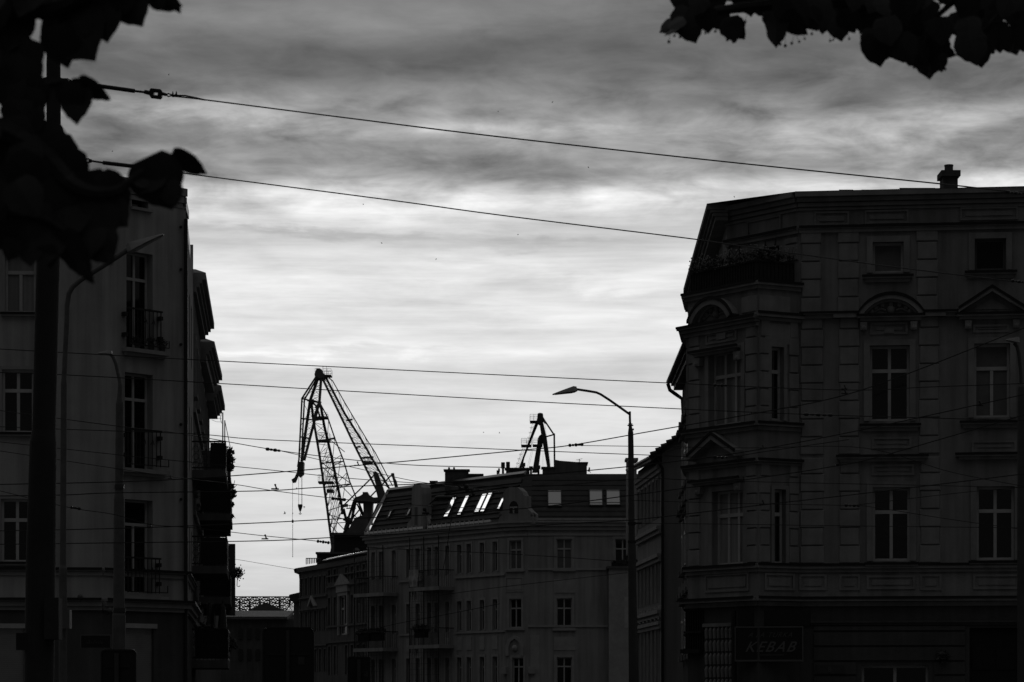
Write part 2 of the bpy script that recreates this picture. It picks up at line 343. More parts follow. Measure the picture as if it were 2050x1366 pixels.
# ground floor, in a darker material, with banded rustication
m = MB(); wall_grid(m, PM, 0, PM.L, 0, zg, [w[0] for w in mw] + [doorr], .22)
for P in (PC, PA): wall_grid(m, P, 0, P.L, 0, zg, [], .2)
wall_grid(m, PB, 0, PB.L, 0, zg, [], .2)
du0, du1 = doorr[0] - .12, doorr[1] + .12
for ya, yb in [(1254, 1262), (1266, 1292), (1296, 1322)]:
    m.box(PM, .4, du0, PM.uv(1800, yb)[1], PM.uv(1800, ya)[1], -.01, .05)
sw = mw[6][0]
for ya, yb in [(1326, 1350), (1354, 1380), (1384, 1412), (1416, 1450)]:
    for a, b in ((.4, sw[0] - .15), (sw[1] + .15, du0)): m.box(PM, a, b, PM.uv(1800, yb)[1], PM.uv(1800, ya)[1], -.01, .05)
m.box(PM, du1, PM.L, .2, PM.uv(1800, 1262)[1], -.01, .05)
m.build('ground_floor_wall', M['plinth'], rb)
WM = [window(PM, rb, *w) for w in mw]; WB = [window(PB, rb, *w) for w in wb]; WC = [window(PC, rb, *w) for w in wc]
dm = MB(); dm.box(PM, doorr[0], doorr[1], 0, doorr[3], -.20, -.14)
for q in (.06, .54):
    for z0, z1 in ((.3, 1.1), (1.3, 2.3), (2.5, 3.1)):
        w_ = doorr[1] - doorr[0]; dm.box(PM, doorr[0] + w_ * q, doorr[0] + w_ * (q + .4), z0, z1, -.15, -.11)
d_ = dm.build('door', M['door'], rb)
MB().tube([PM.pt((doorr[0] + doorr[1]) / 2 + .08, 1.1, -.1), PM.pt((doorr[0] + doorr[1]) / 2 + .08, 1.1, -.05), PM.pt((doorr[0] + doorr[1]) / 2 + .2, 1.1, -.05)], .012, 6).build('handle', M['steel'], d_)
# quoins (banded pilaster strips)
def quoin(P, u0, u1, z0, z1, h=.49, d=.055):
    z = z0; k = 0; m = MB()
    while z < z1 - .15:
        e = .03 if k % 2 else 0
        m.hexa([P.pt(u0 + e, z, -.01), P.pt(u1 - e, z, -.01), P.pt(u1 - e, min(z + h, z1), -.01), P.pt(u0 + e, min(z + h, z1), -.01)],
               [P.pt(u0 + e + .03, z + .03, d), P.pt(u1 - e - .03, z + .03, d), P.pt(u1 - e - .03, min(z + h, z1) - .03, d), P.pt(u0 + e + .03, min(z + h, z1) - .03, d)])
        z += h; k += 1
    m.build('quoins', M['trimR'], rb)
def U(P, x, y=900): return P.uv(x, y)[0]
def Z(P, y, x=1750): return P.uv(x, y)[1]
for y1, y0, cols in [(462, 630, ((1602, 1645), (1676, 1721), (1833, 1879))), (632, 910, ((1601, 1650), (1678, 1722), (1838, 1882))),
                     (915, 1128, ((1601, 1651), (1679, 1723), (1840, 1884)))]:
    for a, b in cols: quoin(PM, U(PM, a), U(PM, b), Z(PM, y0), Z(PM, y1))
for z1, z0 in ((Z(PM, 640), Z(PM, 850)), (Z(PM, 930), Z(PM, 1128))):
    quoin(PC, .02, U(PC, 1542), z0, z1, .47); quoin(PC, U(PC, 1577), PC.L - .02, z0, z1, .47)
    quoin(PB, .05, U(PB, 1404), z0, z1, .47); quoin(PB, U(PB, 1493), PB.L - .02, z0, z1, .47)
    quoin(PA, .1, PA.L - .02, z0, z1, .47)
quoin(PH, U(PH, 1572, 520), PH.L - .02, zbal + .7, Z(PM, 470), .47); quoin(PH, .02, U(PH, 1482, 520), zbal + .2, Z(PM, 475), .47)
quoin(PB, .05, U(PB, 1404), Z(PM, 628), zbal - .25, .47); quoin(PC, .02, PC.L - .3, Z(PM, 628), zbal - .25, .47); quoin(PB, U(PB, 1486), PB.L - .02, Z(PM, 628), zbal - .25, .47)
# cornices and string courses, stepped profiles
def course(Ps, z, prof, ext=0.0, nm='string_course', mt='trimR'):
    m = MB()
    for P in Ps:
        for k, (dz0, dz1, d) in enumerate(prof):
            m.box(P, -ext * d - (.001 * k), P.L + ext * d * .4, z + dz0, z + dz1, -.02, d)
    m.build(nm, M[mt], rb)
    if nm == 'string_course' and mt == 'trimR':
        f = MB(); dz0, dz1, d = prof[-1]
        for P in Ps: f.box(P, -ext * d - .004, P.L + ext * d * .4, z + dz1 - .045, z + dz1 + .02, d - .03, d + .03)
        f.build('flashing', M['flash'], rb)
eave = [(-.42, -.35, .06), (-.33, -.23, .13), (-.21, -.10, .22), (-.09, .05, .36)]
course([PM, PH], ztop, eave, .3, 'cornice')
course([PM], Z(PM, 461), [(-.05, .05, .08), (.05, .12, .13)]); course([PH], Z(PM, 461), [(-.05, .05, .08), (.05, .12, .13)])
for a, b in ((0, U(PM, 1722)), (U(PM, 1848), U(PM, 1920)), (U(PM, 2055), PM.L)):
    m = MB(); m.box(PM, a, b, Z(PM, 637), Z(PM, 630), -.02, .12); m.box(PM, a, b, Z(PM, 630), Z(PM, 625), -.02, .20); m.build('string_course', M['trimR'], rb); MB().box(PM, a, b, Z(PM, 627.5), Z(PM, 624), .17, .23).build('flashing', M['flash'], rb)
course([PC], Z(PM, 636), [(-.12, -.04, .08), (-.03, .09, .2)], .6)
course([PB, PA], Z(PM, 638), [(-.25, -.15, .08), (-.14, -.06, .16), (-.05, .04, .25)], .8)
course([PB, PA, PC], zbal - .12, [(-.05, .05, .08), (.05, .16, .16)], .6)
course([PC, PB, PA], Z(PM, 853), [(-.14, -.04, .07), (-.03, .07, .17)], .6)
course([PC, PB, PA], Z(PM, 925), [(-.10, -.04, .07), (-.03, .05, .16)], .6)
course([PM, PC, PB, PA], Z(PM, 1134), [(-.16, -.07, .06), (-.06, .06, .13)], .5)
course([PM, PC, PB, PA], Z(PM, 1199), [(-.20, -.08, .08), (-.07, .04, .24)], .5)
course([PM], Z(PM, 1247), [(-.06, .0, .06), (.0, .05, .1)], .2, 'string_course', 'plinth')
# window dressings, pediments and panels
m = MB()
def arc(P, x0, y0, xt, yt, x1, d, w, n=14):
    uu0, v0 = P.uv(x0, y0); uu1, _ = P.uv(x1, y0); ut, vt = P.uv(xt, yt); c = (uu0 + uu1) / 2; a = (uu1 - uu0) / 2; h = vt - v0
    R_ = (a * a + h * h) / (2 * h); th = math.asin(min(1, a / R_)); out = []; inn = []
    for i in range(n + 1):
        t = -th + 2 * th * i / n
        out.append((c + R_ * math.sin(t), v0 + h - R_ + R_ * math.cos(t))); r2 = R_ - w; inn.append((c + r2 * math.sin(t), v0 + h - R_ + r2 * math.cos(t)))
    m.band(P, out, inn, -.01, d)
    if d > .2:
        o2 = [(c + R_ * 1.0 * math.sin(-th + 2 * th * i / n), v0 + h - R_ + (R_ + .03) * math.cos(-th + 2 * th * i / n)) for i in range(n + 1)]; i2 = [(u, v - .085) for u, v in o2]
        FL.band(P, o2, i2, d - .04, d + .03)
    return c, v0, a, h
def scroll(P, c, v0, a, h):       # shell ornament of the lunette
    for i in range(7):
        t = math.pi * (i + .5) / 7; q = (c - math.cos(t) * a * .58, v0 + math.sin(t) * h * .48)
        m.ball(P.pt(q[0], q[1], .02), .075, 8, 6)
    m.ball(P.pt(c, v0 + h * .2, .02), .12, 10, 6)
    for s in (-1, 1):
        m.tube([P.pt(c + s * a * (.15 + .1 * k), v0 + h * (.14 + .10 * math.sin(k * 1.1)), .03) for k in range(7)], .03, 6)
def tri(P, x0, y0, xt, yt, x1, d, w):
    u0, v0 = P.uv(x0, y0); u1, _ = P.uv(x1, y0); ut, vt = P.uv(xt, yt)
    m.poly(P, [(u0, v0), (ut, vt - w), (ut, vt), (u0 - .0, v0 + w * .8)], -.01, d); m.poly(P, [(ut, vt - w), (u1, v0), (u1, v0 + w * .8), (ut, vt)], -.01, d - .003)
    FL.poly(P, [(u0, v0 + w * .8 - .05), (ut, vt - .06), (ut, vt + .02), (u0, v0 + w * .8 + .03)], d - .03, d + .03); FL.poly(P, [(ut, vt - .06), (u1, v0 + w * .8 - .05), (u1, v0 + w * .8 + .03), (ut, vt + .02)], d - .03, d + .027)
    global RL
    for s in (.55, ):
        um = (u0 + u1) / 2; RL.poly(P, [(um - (um - u0) * s, v0 + .1), (um + (u1 - um) * s, v0 + .1), (um, v0 + (vt - v0) * s)], -.01, .03)
def hood(P, x0, x1, y, d=.22):
    FL.box(P, U(P, x0) - .02, U(P, x1) + .02, Z(P, y) - .04, Z(P, y) + .02, d - .04, d + .025)
    m.box(P, U(P, x0), U(P, x1), Z(P, y + 6), Z(P, y), -.01, d); m.box(P, U(P, x0 + 6), U(P, x1 - 6), Z(P, y + 12), Z(P, y + 6.1), -.01, d * .6)
def panel(P, x0, y0, x1, y1, w=.06, d=.035):
    u0, u1, v0, v1 = P.rect(x0, y0, x1, y1)
    for a in ((u0, u1, v0, v0 + w), (u0, u1, v1 - w, v1), (u0, u0 + w, v0 + w, v1 - w), (u1 - w, u1, v0 + w, v1 - w)): m.box(P, *a, -.01, d)
    m.box(P, u0 + .14, u1 - .14, v0 + .12, v1 - .12, -.01, d * .6)
def bracket(P, x, y0, y1): m.poly(P, [(U(P, x - 6), Z(P, y1)), (U(P, x + 6), Z(P, y1)), (U(P, x + 7), Z(P, y0)), (U(P, x - 7), Z(P, y0))], -.01, .16); m.ball(P.pt(U(P, x), Z(P, y1) + .06, .12), .085, 8, 6)
def done(nm, par, mt='trimR'):
    global m, FL, RL
    if m.v: m.build(nm, M[mt], par)
    if RL.v: RL.build('relief', M[mt], par)
    if FL.v: FL.build('flashing', M['flash'], par)
    m = MB(); FL = MB(); RL = MB()
m = MB(); FL = MB(); RL = MB()
c = arc(PM, 1716, 629, 1782, 589, 1851, .26, .16); arc(PM, 1724, 629, 1782, 597, 1842, .14, .12); hood(PM, 1716, 1850, 632, .24)
m.box(PM, U(PM, 1668), U(PM, 1718), Z(PM, 637), Z(PM, 628.5), -.01, .2); m.box(PM, U(PM, 1848), U(PM, 1893), Z(PM, 637), Z(PM, 628.5), -.01, .2); done('pediment', WM[2]); scroll(PM, *c); done('relief', WM[2])
tri(PM, 1918, 628, 1985, 574, 2052, .26, .16); hood(PM, 1914, 2056, 632, .24); done('pediment', WM[3])
for w_, xs in ((WM[2], (1729, 1829)), (WM[3], (1938, 2034))):
    for x in xs: bracket(PM, x, 646, 662); done('bracket', w_)
panel(PM, 1742, 646, 1817, 670); m.box(PM, U(PM, 1770), U(PM, 1790), Z(PM, 668), Z(PM, 658), 0, .06); done('panel', WM[2]); panel(PM, 1948, 650, 2020, 666); done('panel', WM[3])
for i in (0, 1, 2, 3, 4, 5, 7, 8, 9): surround(m, PM, mw[i][0], .16, .06); done('surround', WM[i])
for i, x0, x1, y in ((0, 1727, 1827, 553), (1, 1932, 2034, 549), (2, 1722, 1842, 851), (3, 1922, 2050, 847), (4, 1732, 1838, 1128), (5, 1940, 2046, 1126)):
    FL.box(PM, U(PM, x0) - .02, U(PM, x1) + .02, Z(PM, y) - .04, Z(PM, y) + .02, .13, .2); m.box(PM, U(PM, x0), U(PM, x1), Z(PM, y + 6), Z(PM, y), -.01, .17); m.box(PM, U(PM, x0 + 5), U(PM, x1 - 5), Z(PM, y + 13), Z(PM, y + 6.1), -.01, .08); done('sill', WM[i])
hood(PM, 1675, 1857, 913); done('hood', WM[4]); hood(PM, 1913, 2075, 911); done('hood', WM[5])
panel(PM, 1745, 930, 1830, 952); done('panel', WM[4]); panel(PM, 1945, 882, 2035, 905); done('panel', WM[3]); panel(PM, 1745, 875, 1825, 898); done('panel', WM[2])
for x0, y0, x1, y1 in ((1630, 424, 1700, 452), (1731, 421, 1819, 448), (1922, 415, 2038, 441), (2120, 411, 2230, 438)): panel(PM, x0, y0, x1, y1, .05, .05); done('panel', rb)
u0, u1, v0, v1 = PH.rect(1497, 437, 1565, 468)
for a in ((u0, u1, v0, v0 + .05), (u0, u1, v1 - .05, v1), (u0, u0 + .05, v0 + .05, v1 - .05), (u1 - .05, u1, v0 + .05, v1 - .05)): m.box(PH, *a, -.01, .05)
done('panel', rb)
for q in ((1600, 1150, 1655, 1182), (1680, 1150, 1722, 1182), (1735, 1152, 1832, 1180), (1842, 1150, 1885, 1182), (1948, 1150, 2042, 1180)): panel(PM, *q); done('panel', rb)
c = arc(PB, 1392, 645, 1438, 597, 1480, .3, .2); arc(PB, 1402, 645, 1438, 606, 1471, .14, .12); hood(PB, 1391, 1486, 646, .24); done('pediment', WB[0]); scroll(PB, *c); done('relief', WB[0])
for x in (1402, 1483): bracket(PB, x, 660, 678); done('bracket', WB[0])
panel(PB, 1414, 664, 1476, 686); m.box(PB, U(PB, 1437), U(PB, 1455), Z(PB, 680, 1445), Z(PB, 668, 1445), 0, .06); done('panel', WB[0])
tri(PB, 1392, 925, 1440, 867, 1488, .32, .2); hood(PB, 1391, 1490, 927, .24); done('pediment', WB[1])
for x in (1403, 1484): bracket(PB, x, 940, 956); done('bracket', WB[1])
for w_, W_ in zip(wb, WB): surround(m, PB, w_[0], .15, .06); done('surround', W_)
for w_, W_ in zip(wc, WC): surround(m, PC, w_[0], .1, .05); done('surround', W_)
m.box(PC, U(PC, 1530), U(PC, 1596), Z(PM, 690), Z(PM, 650), -.01, .045); done('panel', WC[0]); panel(PB, 1412, 1148, 1500, 1185); done('panel', rb); panel(PC, 1530, 1148, 1590, 1182); done('panel', rb)
# eave over the side street, seen from below
e0 = at(1415, 415, 71.7); e1 = at(1368, 585, 85.0)
w0 = Vector((hA[0], hA[1] - .35, 0)); w1 = Vector((sideX1, 86, 0)); m = MB()
for k, (off, zt, zb) in enumerate([(0.0, .10, -.06), (.10, -.07, -.14), (.17, -.15, -.24), (.24, -.25, -.36)]):
    a0 = Vector((e0.x + off, e0.y + .02 * k, 0)); a1 = Vector((e1.x + off, e1.y, 0))
    m.hexa([(a0.x, a0.y, e0.z + zb), (w0.x, a0.y, e0.z + zb), (w1.x, a1.y, e1.z + zb), (a1.x, a1.y, e1.z + zb)],
           [(a0.x, a0.y, e0.z + zt), (w0.x, a0.y, e0.z + zt), (w1.x, a1.y, e1.z + zt), (a1.x, a1.y, e1.z + zt)])
m.build('side_eave', M['trimR'], rb)
m = MB(); xr = mB_[0]
pk = 1.0
ring = [(e0.x, e0.y, e0.z + .10), (hB[0] - .1, hB[1] - .35, ztop + .05), (mB_[0], mB_[1] - .4, ztop + .05), (mB_[0], far, ztop + .05), (e1.x, 85, e1.z + .11)]
top = [(8.5, 75.5, ztop + .75), (9.5, 74.5, ztop + .75), (mB_[0], 74.5, ztop + .7), (mB_[0], 80, ztop + .7), (8.5, 80, ztop + .75)]
m.hexa(ring, top); rf = m.build('roof', M['tin'], rb)
# chimney: placed so that it rises over the parapet
cp = at(1900, 380, 75.0); m = MB(); hw = 34 / 2 * 75 / F
m.abox(cp.x - hw * .86, cp.x + hw * .86, 74.75, 75.35, ztop + .3, zat(357, 75)); m.abox(cp.x - hw * 1.12, cp.x + hw * 1.12, 74.65, 75.45, zat(357, 75), zat(345.5, 75))
ch = m.build('chimney', M['brick'], rf)
MB().tube([(cp.x, 75.05, zat(345, 75)), (cp.x, 75.05, zat(333, 75)), (cp.x, 75.05, zat(332.5, 75)), (cp.x, 75.05, zat(330, 75))], [.125, .125, .135, .135], 14).build('flue', M['lampgrey'], ch)
for x in (1690, 1735, 1832):   # small vents and a skylight hump on the roof edge
    q = at(x, 386, 72); MB().abox(q.x - (.5 if x == 1832 else .2), q.x + (.5 if x == 1832 else .2), 71.6, 72.4, ztop, zat(382 if x == 1832 else 385.5, 72)).build('roof_vent', M['tin'], rf)
# balcony on top of the bay
pts = [PB.pt(.22, 0, -.4), PB.pt(.2, 0, .05), PB.pt(PB.L, 0, .08), PC.pt(PC.L - .2, 0, .05)]
m = MB(); zb = zbal + .05; zr = zb + .56
for a, b in zip(pts[:-1], pts[1:]):
    P = wallpl(xy(a), xy(b)); m.box(P, 0.0, P.L, zb, zb + .05, -.03, .0); m.box(P, 0, P.L, zr - .05, zr, -.04, .02); m.box(P, 0.002, P.L - .002, zb + .05, zr - .05, -.02, -.012)
    n = int(P.L / .11)
    for i in range(n + 1): m.box(P, P.L * i / n - .008, P.L * i / n + .008, zb + .05, zr - .05, -.01, .01)
bal = MB().quad(*[(p.x, p.y, zb - .02) for p in pts], (hB[0], hB[1], zb - .02), (hA[0], hA[1], zb - .02)).build('balcony', M['stuccoD'], rb)
m.build('railing', M['iron'], bal)
# lattice screens on the balcony
for x0, x1, y0, y1 in ((1486, 1508, 494, 560), (1558, 1580, 484, 560)):
    u0, u1, v0, v1 = PH.rect(x0, y0, x1, y1); d = .5; m = MB()
    for a in ((u0, u0 + .03, v0, v1), (u1 - .03, u1, v0, v1)): m.box(PH, *a, d, d + .03)
    m.box(PH, u0, u1, v1 - .03, v1, d + .001, d + .031); s = .13; k = -8
    while k * s < (v1 - v0):
        for sg in (1, -1):
            a = [u0, v0 + k * s]; b = [u1, v0 + k * s + (u1 - u0)]
            if sg < 0: a, b = [u0, b[1]], [u1, a[1]]
            if min(a[1], b[1]) > v0 and max(a[1], b[1]) < v1: m.beam(PH.pt(*a, d + .01 + .006 * sg), PH.pt(*b, d + .01 + .006 * sg), .014)
        k += 1
    tag(m.build('trellis', M['wood']), 'wooden lattice screen on the balcony, ' + ('nearer the corner window niche' if x0 < 1500 else 'nearer the main facade'), 'trellis', 'trellises on the planted balcony')
# flowers along the balcony rail
def leafball(m, c, r, n, s, rnd):
    for _ in range(n):
        v = Vector((rnd.gauss(0, 1), rnd.gauss(0, 1), rnd.gauss(0, 1))).normalized() * r * (rnd.random() ** .5)
        p = Vector(c) + Vector((v.x, v.y, v.z * .8)); a = Vector((rnd.gauss(0, 1), rnd.gauss(0, 1), rnd.gauss(0, 1))).normalized(); b = a.orthogonal().normalized(); k = s * (.6 + rnd.random() * .8)
        m.quad(p - a * k, p + b * k * .55, p + a * k, p - b * k * .55)
rnd = random.Random(3)
walk = []
for a, b in zip(pts[1:-1], pts[2:]):
    n = max(2, int((b - a).length / .3))
    walk += [a.lerp(b, (i + .5) / n) for i in range(n)]
desc = ['trailing plant in the long window box at the outer end of the balcony', 'bushy box plant on the balcony beside the trellis', 'pale flowering box plant in the middle of the balcony rail', 'box plant at the facade end of the balcony rail']
for gi in range(4):
    seg = walk[gi * len(walk) // 4:(gi + 1) * len(walk) // 4]
    t = thing('balcony_plant', desc[gi], 'plant', (seg[0].x, seg[0].y, zr), 'plants along the balcony rail')
    mm = MB(); fl = MB(); bx = MB()
    for p in seg:
        leafball(mm, (p.x, p.y - .02, zr + .06 + rnd.random() * .1), .2, 110, .035, rnd)
        for _ in range(7): q = Vector((p.x + rnd.uniform(-.2, .2), p.y + rnd.uniform(-.15, .05), zr + .16 + rnd.random() * .26)); fl.ball(q, .022, 6, 4); mm.tube([q, (p.x, p.y, zr + .03)], .004, 3, False)
    P = wallpl(xy(seg[0]), xy(seg[-1])); bx.box(P, -.12, P.L + .12, zr - .18, zr + .01, -.2, -.05)
    mm.build('foliage', M['leaf'], t); fl.build('flowers', M['flower'], t); bx.build('planter', M['wood'], t)
# drainpipe at the corner of the bay, tile-like moulded panels, bay grille at street level
m = MB(); q0, q1 = at(1469, 1222, 69.9), at(1471, 1500, 69.9); m.tube([q0, q1], .07, 8); m.build('drainpipe', M['iron'], rb)
m = MB()
for i in range(7):
    u0, u1 = U(PB, 1413 + i * 8, 1300), U(PB, 1420 + i * 8, 1300)
    for y0 in range(1256, 1420, 26):
        uc = (u0 + u1) / 2; m.tube([PB.pt(uc, Z(PB, y0 + 22, 1440), .03), PB.pt(uc, Z(PB, y0 + 6, 1440), .045), PB.pt(uc + .02, Z(PB, y0, 1440), .03)], [.05, .055, .03], 8)
m.box(PB, U(PB, 1410, 1240), U(PB, 1468, 1240), Z(PB, 1255, 1440), Z(PB, 1248, 1440), 0, .08)
m.build('moulded_panels', M['trimR'], rb)
m = MB()
for i in range(9): u = PA.L * i / 8; m.box(PA, max(0, u - .015), u + .015, Z(PA, 1300, 1380), Z(PA, 1222, 1380), .02, .06)
for y in (1222, 1272, 1300): m.box(PA, -.1, PA.L + .06, Z(PA, y + 3, 1380), Z(PA, y, 1380), .0, .12)
u0, u1, v0, v1 = PB.rect(1376, 1222, 1409, 1300)
for i in range(8): u = u0 + (u1 - u0) * i / 7; m.box(PB, u - .015, u + .015, v0, v1, .02, .06)
m.box(PB, u0 - .1, u1, v0 - .12, v0, 0, .18); m.box(PB, u0 - .04, u1, (v0 + v1) / 2 - .1, (v0 + v1) / 2 - .04, 0, .1); m.box(PB, u0, u1, v0, v1, 0, .012)
m.build('window_grille', M['iron'], rb)
# kebab sign
def lettering(txt, P, u, v, size, d, mt, parent, shear=.0, spacing=1.0, name='lettering', thick=.008, bold=0.0):
    cu = bpy.data.curves.new(name, 'FONT'); cu.body = txt; cu.size = size; cu.extrude = thick; cu.shear = shear; cu.align_x = 'CENTER'; cu.space_character = spacing; cu.offset = bold
    to = bpy.data.objects.new(name, cu); COL.objects.link(to); bpy.context.view_layer.update()
    me = bpy.data.meshes.new_from_object(to.evaluated_get(bpy.context.evaluated_depsgraph_get())); bpy.data.objects.remove(to)
    og = origin(parent); o_ = P.pt(u, v, d) - og; mx = Matrix(((P.u.x, P.v.x, P.n.x, o_.x), (P.u.y, P.v.y, P.n.y, o_.y), (P.u.z, P.v.z, P.n.z, o_.z), (0, 0, 0, 1)))
    me.transform(mx); me.materials.clear(); me.materials.append(mt); o = bpy.data.objects.new(name, me); COL.objects.link(o); o.parent = parent; return o
sA, sB = G(1473, 69.55, 1290), G(1606, 69.2, 1290); SP = wallpl(sA, sB)
t = thing('shop_sign', 'dark kebab shop sign with pale slanting letters on the corner of the right house', 'shop sign', (sA[0], sA[1], 0))
zs0, zs1 = Z(SP, 1321, 1540), Z(SP, 1257, 1540)
MB().box(SP, 0, SP.L, zs0, zs1, -.22, 0).build('board', M['signdark'], t)
m = MB()
for a in ((-.03, SP.L + .03, zs1, zs1 + .04), (-.03, SP.L + .03, zs0 - .05, zs0)): m.box(SP, *a, -.23, .03)
for a in ((-.03, 0, zs0, zs1), (SP.L, SP.L + .03, zs0, zs1)): m.box(SP, *a, -.23, .029)
m.build('sign_frame', M['framed'], t)
lettering('A LA TURKA', SP, U(SP, 1541, 1290), Z(SP, 1276, 1540), .19, .012, M['letter2'], t, .5, 1.15)
lettering('KEBAB', SP, U(SP, 1540, 1290), Z(SP, 1305, 1540), .40, .012, M['letter'], t, .5, 1.2, bold=.004)
MB().box(SP, U(SP, 1516, 1290), U(SP, 1570, 1290), Z(SP, 1313, 1540), Z(SP, 1310, 1540), 0, .012).build('underline', M['signback'], t)
# dark box standing in for the shadowed recess above the sign
MB().box(SP, 0.05, SP.L + .2, zs1 + .06, Z(SP, 1222, 1540), -.3, -.08).build('recess_shade', M['signdark'], t)
u0, u1, v0, v1 = PM.rect(1634, 1332, 1690, 1349)
t = thing('house_number_plate', 'small dark house number plate with an 8 beside the low shop window', 'sign', tuple(PM.pt(u0, v0, 0)))
MB().box(PM, u0, u1, v0, v1, .055, .085).build('plate', M['signback'], t); lettering('8', PM, U(PM, 1661, 1340), v0 + .05, .2, .09, M['letter'], t)
# weed on the ledge
t = PM.pt(U(PM, 1887, 1318), Z(PM, 1326), .1); m = MB(); leafball(m, t + Vector((0, 0, .16)), .22, 90, .06, rnd); tag(m.build('ledge_weed', M['leaf']), 'small dark weed growing on the banded ledge left of the doorway', 'plant')

# ------------------------------------------------------------------ lower house behind it along the side street (steep eave with gutter)
sh = thing('terraced_house', 'lower house with a steep eave and gutter bend behind the right corner tenement', 'house', (6.4, 86, 0))
nA, nB = G(1394, 86.1), G(1366, 98.0); e0 = at(1376, 675, 86.1); e1 = at(1338, 765, 98.0)
PN = wallpl(nB, nA); ze0, ze1 = e0.z, e1.z; zw = min(ze0, ze1) - .35
m = MB(); m.box(PN, 0, PN.L, 0, zw, -6, 0); m.build('wall', M['stuccoD'], sh)
m = MB()
for k, (off, a, b) in enumerate([(0, .08, -.04), (.1, -.05, -.16), (.2, -.17, -.32)]):
    m.hexa([(e0.x + off, e0.y, ze0 + b), (nA[0] + .6, e0.y, ze0 + b), (nB[0] + .6, e1.y, ze1 + b), (e1.x + off, e1.y, ze1 + b)], [(e0.x + off, e0.y, ze0 + a), (nA[0] + .6, e0.y, ze0 + a), (nB[0] + .6, e1.y, ze1 + a), (e1.x + off, e1.y, ze1 + a)])
m.hexa([(e0.x, e0.y, ze0 + .09), (nA[0] + 5, e0.y, ze0 + .09), (nB[0] + 5, e1.y, ze1 + .09), (e1.x, e1.y, ze1 + .09)], [(e0.x + .3, e0.y, ze0 + .16), (nA[0] + 5, e0.y, ze0 + .2), (nB[0] + 5, e1.y, ze1 + .2), (e1.x + .3, e1.y, ze1 + .16)])
m.build('roof', M['tile'], sh)
m = MB(); m.tube([e0 + Vector((-.02, 0, 0)), e1 + Vector((-.02, 0, 0))], .07, 8); g = [at(1337, 768, 98), at(1341, 781, 98), at(1352, 789, 98), at(1366, 799, 98), at(1368, 830, 98)]; m.tube(g, .075, 8); m.build('gutter', M['iron'], sh)
for i in range(5):
    u = PN.L * (.08 + .21 * i)
    for zz_ in (3.4, 6.6, 9.6):
        W_ = window(PN, sh, (u, u + 1.1, zz_, zz_ + 1.8), 'cross', 'frame2', dep=-.07); m = MB()
        m.box(PN, u - .15, u + 1.25, zz_ + 2.0, zz_ + 2.18, 0, .28); m.box(PN, u - .1, u + 1.2, zz_ + 1.8, zz_ + 2.0, 0, .18); m.box(PN, u - .1, u + 1.2, zz_ - .3, zz_ - .12, 0, .2)
        m.poly(PN, [(u - .1, zz_ + 2.18), (u + 1.2, zz_ + 2.18), (u + .55, zz_ + 2.55)], 0, .2); m.build('pediment', M['trimD'], W_)

# ------------------------------------------------------------------ grey gabled house between the lamp and the corner tenement
gh = thing('gabled_house', 'grey house with a blank gable end and oblique narrow windows behind the middle lamp', 'house', (6, 100, 0))
nA, nB = G(1325, 100.0, 1000), G(1277, 108.0, 1000); PG = wallpl(nB, nA); gE = G(1400, 100.3, 1000); PGG = wallpl(nA, gE)
zE = zat(908, 100); 
wins = []
m = MB()
for z0, z1 in ((zat(1052, 100) + .35, zat(955, 100)), (zat(1215, 100) + .2, zat(1120, 100)), (.6, zat(1255, 100))):
    for i in range(6): u = .35 + i * (PG.L - .6) / 6; wins.append((u, u + .7, z0, z1))
wall_grid(m, PG, 0, PG.L, 0, zE, wins, .18)
zR = zat(880, 100)
m.quad(PGG.pt(0, 0), PGG.pt(PGG.L, 0), PGG.pt(PGG.L, zR - .15), PGG.pt(0, zE)); m.quad((nB[0], nB[1], 0), (nB[0], nB[1], zE), (nB[0] + 8, nB[1], zE), (nB[0] + 8, nB[1], 0))
m.build('wall', M['stuccoG'], gh)
for w_ in wins: W_ = window(PG, gh, w_, 'cross', 'frame2', 'glass', .14, .06); m = MB(); surround(m, PG, w_, .1, .06); m.build('surround', M['trimC'], W_)
for yy, d in ((1052, .22), (1108, .2), (1221, .2), (1243, .16), (930, .18)): m = MB(); m.box(PG, -.1, PG.L + .0, zat(yy, 100) - .14, zat(yy, 100), -.01, d); m.box(PG, -.1, PG.L + .0, zat(yy, 100) - .3, zat(yy, 100) - .145, -.01, d * .55); m.build('string_course', M['trimC'], gh)
for i in range(7): u = .2 + i * (PG.L - .3) / 6.2; m = MB(); m.poly(PG, [(u - .25, zat(1240, 100)), (u + .25, zat(1240, 100)), (u, zat(1212, 100))], -.01, .1); m.build('pediment', M['trimC'], gh)
m = MB(); ov = at(1303, 915, 99.6); ovb = at(1256, 941, 108.2); rr = at(1400, 862, 99.6)
s0 = (ov.x, 99.6, ov.z); s1 = (rr.x, 99.6, rr.z + .35); t0 = (ovb.x, 108.2, ovb.z); t1 = (rr.x, 108.2, rr.z + .35)
m.hexa([(s0[0], s0[1], s0[2] - .16), (s1[0], s1[1], s1[2] - .3), (t1[0], t1[1], t1[2] - .3), (t0[0], t0[1], t0[2] - .16)], [(s0[0], s0[1], s0[2] + .06), s1, t1, (t0[0], t0[1], t0[2] + .06)])
for i in range(9):   # rounded tile ends along the verge
    q = Vector(s0).lerp(Vector(s1), (i + .5) / 9); m.tube([q + Vector((-.13, -.03, .03)), q + Vector((.13, -.03, .10))], .09, 6)
r_ = m.build('roof', M['tile'], gh)
m = MB(); m.tube([(nA[0] + .02, 99.9, .1), (nA[0] + .02, 99.9, zE - .6), (nA[0] - .25, 99.8, zE - .15), (ov.x + .05, 99.8, ov.z - .05)], .06, 8); m.tube([s0, t0], .08, 8); m.build('drainpipe', M['iron'], gh)
